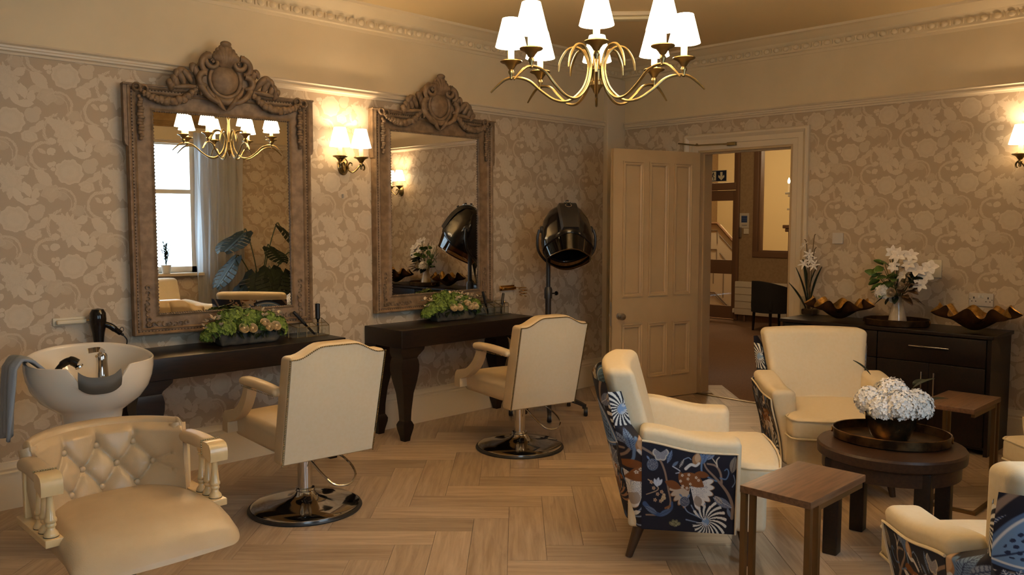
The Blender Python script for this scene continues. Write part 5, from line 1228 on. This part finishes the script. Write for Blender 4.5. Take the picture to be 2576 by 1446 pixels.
brush('black round brush standing upright in the glass organiser nearest the basin',(-3.452,-.18,.796),(-3.445,-.17,.995))
brush('black slim brush leaning left in the glass organiser nearest the basin',(-3.50,-.22,.797),(-3.635,-.185,.955),'slim')
brush('black slim brush leaning left by the planter on the table nearer the door',(-1.855,-.13,.797),(-1.905,-.12,.985),'slim')
brush('black brush leaning right in the organiser on the table nearer the door',(-1.735,-.155,.797),(-1.665,-.11,.955),'slim')
# dryer holders
def holder(label,loc,m,coil):
    t=thing('dryer_holder',label,'holder',loc); g=G(); g.box(-.085,.085,-.012,0,-.022,.022,bev=.004); g.build('wall_plate',m,t)
    g=G(); g.box(-.07,.08,-.04,-.012,-.014,.010,bev=.006); g.build('bracket',m,t)
    g=G(); P=[]
    for i in range(3*20+1):
        a=2*PI*i/20; r=.040-.004*i/20; P.append((.13+r*cos(a),-.07+r*sin(a),-.002-.075*i/60)) 
    g.tube([(.07,-.025,0),(.10,-.03,0)]+P,.0028,6); g.build('spiral_ring',M['gold'],t); return t
holder('white and brass wall bracket with spiral ring holding the black hairdryer',(-4.925,-.001,.985),M['plastic'],1)
holder('empty brass wall bracket with spiral ring beside the mirror nearer the door',(-1.525,-.001,.985),M['gold'],1)
hdr=thing('hairdryer','black hairdryer hanging in the spiral holder above the wash basin','hairdryer',(-4.795,-.071,.80))
g=G(); g.lathe([(.020,0),(.024,.003),(.026,.06),(.032,.11),(.040,.15),(.044,.19),(.042,.225),(.030,.247),(.0,.252)],24); g.build('body',M['black'],hdr)
g=G(); g.tube(catmull([(.02,-.01,.165),(.055,-.02,.15),(.085,-.025,.125),(.11,-.025,.105)],5),[.017]*5+[.018]*5+[.015]*6,12); g.build('handle',M['black'],hdr)
g=G(); g.tube([(.105,-.025,.108),(.125,-.025,.092)],[.010,.007],8); g.tube([(.118+.010*cos(a),-.025,.125+.012*sin(a)) for a in [2*PI*i/12 for i in range(12)]],.002,5,closed=True); g.tube(catmull([(.122,-.025,.094),(.145,-.022,.06),(.150,.02,.0),(.149,.04,-.09),(.13,.045,-.25)],6),.0035,6); g.build('power_cord',M['blackm'],hdr)
# clam shell bowls
def clam(label,loc,rz,sc=1.0):
    t=thing('clam_bowl',label,'bowl',loc,rz)
    def sh(u,v,off=0):
        a=2*PI*u; k=9; rip=cos(k*a+.6+.4*sin(a)); s=v**.85; r=(.02+.165*s)*sc; fl=s**1.6; p_=max(0,rip); q_=max(0,-rip); e_=sst(s,.5,1); r*=1+.24*p_*e_-.05*q_*e_
        z=.012+.112*s**1.25-.034*p_*e_+.022*q_*e_+.02*s*s*abs(cos(a))**3; return (r*1.12*cos(a),r*.84*sin(a),(z-off*.9)*sc)
    g=G(); g.grid(lambda u,v:sh(u,v),120,16,cu=True); g.add([sh(i/120,0) for i in range(120)],[tuple(range(120))]); g.build('inner_shell',M['clamgold'],t,ang=70)
    def so(u,v):
        p=sh(u,v,.010*(1-v**6)+.001); q=1-.02*(1-v); return (p[0]*q,p[1]*q,max(p[2],-.0))
    g=G(); g.grid(so,120,16,cu=True,flip=True); g.add([so(i/120,0) for i in range(120)],[tuple(range(120))]); g.build('outer_shell',M['clamdk'],t,ang=70); return t
clam('gilded wavy clam shell bowl at the door end of the sideboard',(-.27,-2.30,.812),-80,1.0)
clam('gilded wavy clam shell bowl at the far end of the sideboard, under the socket',(-.30,-3.24,.812),-75,1.08)
# vase and bouquet
vs_=thing('flower_vase','pale mottled glass vase standing on the sideboard tray','vase',(-.25,-2.72,.809))
g=G(); g.lathe([(0,0),(.062,0),(.066,.006),(.058,.05),(.044,.11),(.036,.15),(.038,.18),(.050,.20),(.046,.20),(.034,.18),(.03,.15),(0,.14)],28); g.build('body',mat('vase_glaze','#cdbba2',.15,noise=(14,'#a8906c',.8),coat=.5),vs_)
bq=thing('bouquet','white lily and magnolia bouquet with green and bronze leaves in the pale vase','flowers',(-.25,-2.72,1.0))
rnd=random.Random(11)
g=G(); tips=[]
for i in range(26):
    a=rnd.uniform(0,2*PI); r=rnd.uniform(.03,.17); h=rnd.uniform(.06,.30)*(1-r*1.8)+.06; tip=(r*cos(a)*.8,r*sin(a)*1.25,h); tips.append(tip); g.tube(catmull([(0,0,-.14),(tip[0]*.2,tip[1]*.2,.0),tip],4),.0022,5)
g.build('stems',M['stem'],bq,kind='stuff')
def leafpart(m,Mx,ln,w,name='leaf'):
    g=G(); leafmesh(g,ID,ln,w,.25,.22,6); o=g.build(name,m,bq,ang=60); o.matrix_local=Mx; q=o.modifiers.new('t','SOLIDIFY'); q.thickness=.001
for i in range(46):
    side=rnd.random(); y=rnd.uniform(-.17,.20); z=rnd.uniform(-.02,.26); x=rnd.uniform(-.13,.03); gr=(y>.0 and z>.02)
    m_=M['leafg'] if gr else (M['leafb'] if y<-.02 and z<.12 else M['leafd']); a=math.degrees(math.atan2(y,x-.04)); 
    leafpart(m_,T(x*.6,y*.7,z*.9)@R(a+rnd.uniform(-30,30))@R(rnd.uniform(-35,25),'Y')@R(rnd.uniform(-60,60),'X'),rnd.uniform(.07,.11) if gr else rnd.uniform(.09,.13),.055 if gr else .045)
def star(name,parent,loc,r,n,w,m,tilt,cup=.3):
    g=G()
    for k in range(n): leafmesh(g,R(360*k/n)@R(-25 if cup>0 else 10,'Y'),r,w,.2,.35 if cup>.2 else 0,5)
    g.ell((0,0,.004),r*.14,8,5); o=g.build(name,m,parent,ang=70); o.location=loc; o.rotation_euler=[math.radians(x) for x in tilt]; return o
for (y,x,z,r,n,w) in ((-.13,-.06,.20,.055,6,.026),(-.19,-.03,.17,.05,6,.028),(-.10,-.09,.24,.045,6,.02),(-.02,-.08,.30,.05,6,.022),(.03,-.05,.32,.04,6,.02),(-.165,-.05,.10,.04,6,.018),(.0,-.10,.22,.035,6,.02),(-.06,-.09,.16,.04,6,.02),(-.09,-.05,.30,.045,6,.022),(-.21,-.01,.22,.045,5,.03)):
    star('lily',bq,(x,y,z),r*1.25,n,w*1.6,M['white_petal'],(rnd.uniform(-20,20),-60+rnd.uniform(-20,20),rnd.uniform(-20,20)))
g=G(); flowerhead(g,(0,0,0),.045,60,.022,rnd); g.ell((0,0,0),.035,8,6); g.build('hydrangea_head',M['white_petal'],bq,ang=0,loc=(-.10,.075,.03))
rose('magnolia',bq,(-.115,.005,.035),.036,M['pale_petal'],(0,-70,0),rnd); rose('magnolia',bq,(-.10,-.045,.085),.032,M['pale_petal'],(0,-60,20),rnd); rose('magnolia',bq,(-.075,.01,-.015),.026,M['white_petal'],(0,-80,0),rnd)
# white hydrangea in bronze bowl
hb=thing('bronze_bowl','dark bronze bowl holding white hydrangeas on the oval tray','bowl',(-2.435,-3.525,.519))
g=G(); g.lathe([(0,0),(.072,0),(.085,.01),(.105,.06),(.118,.12),(.114,.12),(.10,.07),(0,.05)],40); g.build('body',M['bowlbr'],hb)
hy=thing('white_hydrangeas','dense white hydrangea heads filling the bronze bowl on the round table','flowers',(-2.435,-3.525,.605))
for (x,y,z,r) in ((-.050,.075,.085,.072),(.06,.035,.105,.075),(-.055,-.065,.080,.078),(.045,-.095,.075,.075),(.0,.0,.120,.078),(-.085,.01,.065,.064),(.09,.09,.065,.062)):
    g=G(); flowerhead(g,(0,0,0),r*.94,230,r*.19,rnd); flowerhead(g,(0,0,0),r*.82,120,r*.22,rnd); g.ell((0,0,0),r*.72,10,8); g.build('hydrangea_head',M['white_petal'],hy,ang=0,loc=(x,y,z))
for (x,y,z,a,e) in ((.09,-.13,.10,-40,-15),(.02,.11,.20,110,-50),(-.02,-.10,.17,-60,-40),(.12,-.05,.16,-20,-20)):
    g=G(); leafmesh(g,ID,.10,.045,.2,.2,6); o=g.build('leaf',M['leafd'],hy,ang=60); o.matrix_local=T(x,y,z)@R(a)@R(e,'Y'); q=o.modifiers.new('t','SOLIDIFY'); q.thickness=.001
# lily plant in glass pot at the door end of the sideboard
lp=thing('lily_plant','tall slender lily plant in a square glass pot beside the door frame','plant',(-.11,-1.99,.80))
g=G()
for (a,b,cc,d) in ((-.055,-.050,-.055,.055),(.050,.055,-.055,.055),(-.055,.055,-.055,-.050),(-.055,.055,.050,.055)): g.box(a,b,cc,d,0,.15)
g.box(-.055,.055,-.055,.055,0,.006); g.build('glass_pot',M['glass'],lp,ang=0)
g=G(); g.rbox((0,0,.03),(.098,.098,.045),.01); g.build('soil',M['espresso2'],lp)
for k,(x,y,h,bx,by) in enumerate(((0,.02,.56,-.02,.03),(.01,.0,.60,0,-.03),(-.01,-.01,.50,-.05,-.06),(.0,.01,.47,.0,.01))):
    g=G(); g.tube(catmull([(x,y,.04),(x,y,.3),(x+bx*.5,y+by*.5,h),(x+bx,y+by,h+.04)],6),.0035,6); g.build('stem',M['stemb'],lp)
for k,(y0,a,h,ln,lean,w) in enumerate(((.01,90,.05,.34,80,.03),(.02,90,.04,.26,62,.035),(-.01,-90,.10,.30,82,.04),(-.02,-90,.05,.17,40,.014),(.0,-70,.22,.20,80,.04),(.0,60,.05,.40,84,.035))):
    g=G(); leafmesh(g,ID,ln,w,.3,.15,8); o=g.build('leaf',M['leafd'],lp,ang=60); o.matrix_local=T(-.01,y0,h)@R(a)@R(-lean,'Y'); q=o.modifiers.new('t','SOLIDIFY'); q.thickness=.0015
for (x,y,z) in ((-.03,.0,.48),(-.04,.035,.405),(-.04,-.045,.395),(-.02,.05,.55),(-.03,-.01,.44)):
    star('lily',lp,(x,y,z),.05,6,.016,M['white_petal'],(rnd.uniform(-30,30),-55,rnd.uniform(-30,30)))
# socket, switches
so=plate('double_socket','white double plug socket on the wall above the shell bowl','socket',(0,-3.19,.995),.155,.092,M['socket'])
g=G()
for s_ in (-1,1):
    g.box(-.0135,-.012,s_*.045-.003,s_*.045+.003,.006,.020); g.box(-.0135,-.012,s_*.045-.016,s_*.045-.009,-.014,-.009); g.box(-.0135,-.012,s_*.045+.009,s_*.045+.016,-.014,-.009); g.cyl((-.0135,s_*.070,.002),(-.012,s_*.070,.002),.003,8)
g.build('pin_holes',M['slot'],so,ang=0)
for s_ in (-1,1): g=G(); g.box(-.018,-.012,s_*.011-.005,s_*.011+.005,.012,.032,bev=.002); g.build('rocker_switch',M['porcwhite'],so)
plate('blank_wall_plate','square cream blank wall plate behind the bouquet','wall plate',(0,-2.875,1.20),.10,.13,M['plastic'])
plate('thermostat','small grey thermostat plate above the lily plant','thermostat',(0,-2.155,1.41),.085,.085,M['socket'])
# ---- plants by the window (seen in the large mirror)
ms=thing('monstera','large dark-leaved monstera plant standing in the papered corner by the curtain','plant',(-2.45,-4.95,0))
g=G(); g.lathe([(0,0),(.14,0),(.17,.02),(.19,.30),(.18,.30),(.16,.26),(0,.25)],28); g.build('pot',M['stone'],ms)
def mleaf(g,sz):
    # heart outline with deep side cuts, folded on its midrib
    for sd in (-1,1):
        n=7
        for i in range(n):
            t0=i/n*.93; t1=(i+.80)/n*.93; wl=lambda t: sz*.60*max(.02,math.sin(PI*min(1,(t*.86+.16)))**.75); sw=.12*sz
            V=[(sz*t0,0,0),(sz*t0+sw*.6,sd*wl(t0)*.55,.03*sz),(sz*t0+sw,sd*wl(t0),-.02*sz),(sz*t1+sw,sd*wl(t1),-.02*sz),(sz*t1+sw*.6,sd*wl(t1)*.55,.03*sz),(sz*t1,0,0)]
            g.add(V,[(0,1,4,5),(1,2,3,4)])
        g.add([(0,0,0),(sz*.93,0,0),(sz*.9,sd*sz*.12,.01),(sz*.05,sd*sz*.16,.01)],[(0,1,2,3)]); g.add([(0,0,0),(-.16*sz,sd*.16*sz,-.01),(-.05*sz,sd*.34*sz,-.01),(.2*sz,sd*.42*sz,-.01),(.1*sz,sd*.1*sz,.01)],[(0,1,2,3,4)])
for (x,y,z,az,el,sz) in ((-.22,.10,1.38,150,35,.36),(.22,.10,1.45,30,50,.34),(-.34,.16,1.08,170,55,.38),(.05,.25,.95,80,60,.36),(.36,.14,1.10,10,60,.32),(-.3,.2,.72,160,70,.36),(.28,.2,.70,20,70,.36),(0,.22,.55,100,60,.34),(-.12,.22,.9,130,75,.34),(.2,.26,.9,60,75,.34),(-.05,.3,.70,110,80,.36),(.1,.05,1.2,60,40,.26)):
    g=G(); mleaf(g,sz*1.12); o=g.build('leaf',M['leafd'],ms,ang=0); o.matrix_local=T(x,y,z)@R(az)@R(el,'Y'); q=o.modifiers.new('t','SOLIDIFY'); q.thickness=.002
    g=G(); g.tube(catmull([(0,0,.25),(x*.25,y*.3,z*.6+.1),(x*.8,y*.8,z+.02),(x,y,z)],5),.007,6); g.build('stem',M['stem'],ms)
sp2=thing('sill_plant','small feathery potted plant standing on the window sill','plant',(-3.46,-5.28,.90))
g=G(); g.lathe([(0,0),(.045,0),(.06,.10),(.055,.10),(0,.09)],18); g.build('pot',M['porcwhite'],sp2)
g=G()
for i in range(16):
    a=rnd.uniform(0,360); h=rnd.uniform(.14,.30); r=rnd.uniform(.01,.07); p=(r*cos(a),r*sin(a),.09+h); g.tube([(0,0,.09),(p[0]*.5,p[1]*.5,.09+h*.5),p],.002,4)
    for k in range(5): leafmesh(g,T(p[0]*(k/5),p[1]*(k/5),.09+h*(.4+.6*k/5))@R(a+k*110)@R(-40,'Y'),.05,.015,.2,.1,3)
g.build('fronds',M['leafd'],sp2,ang=0,kind='stuff')
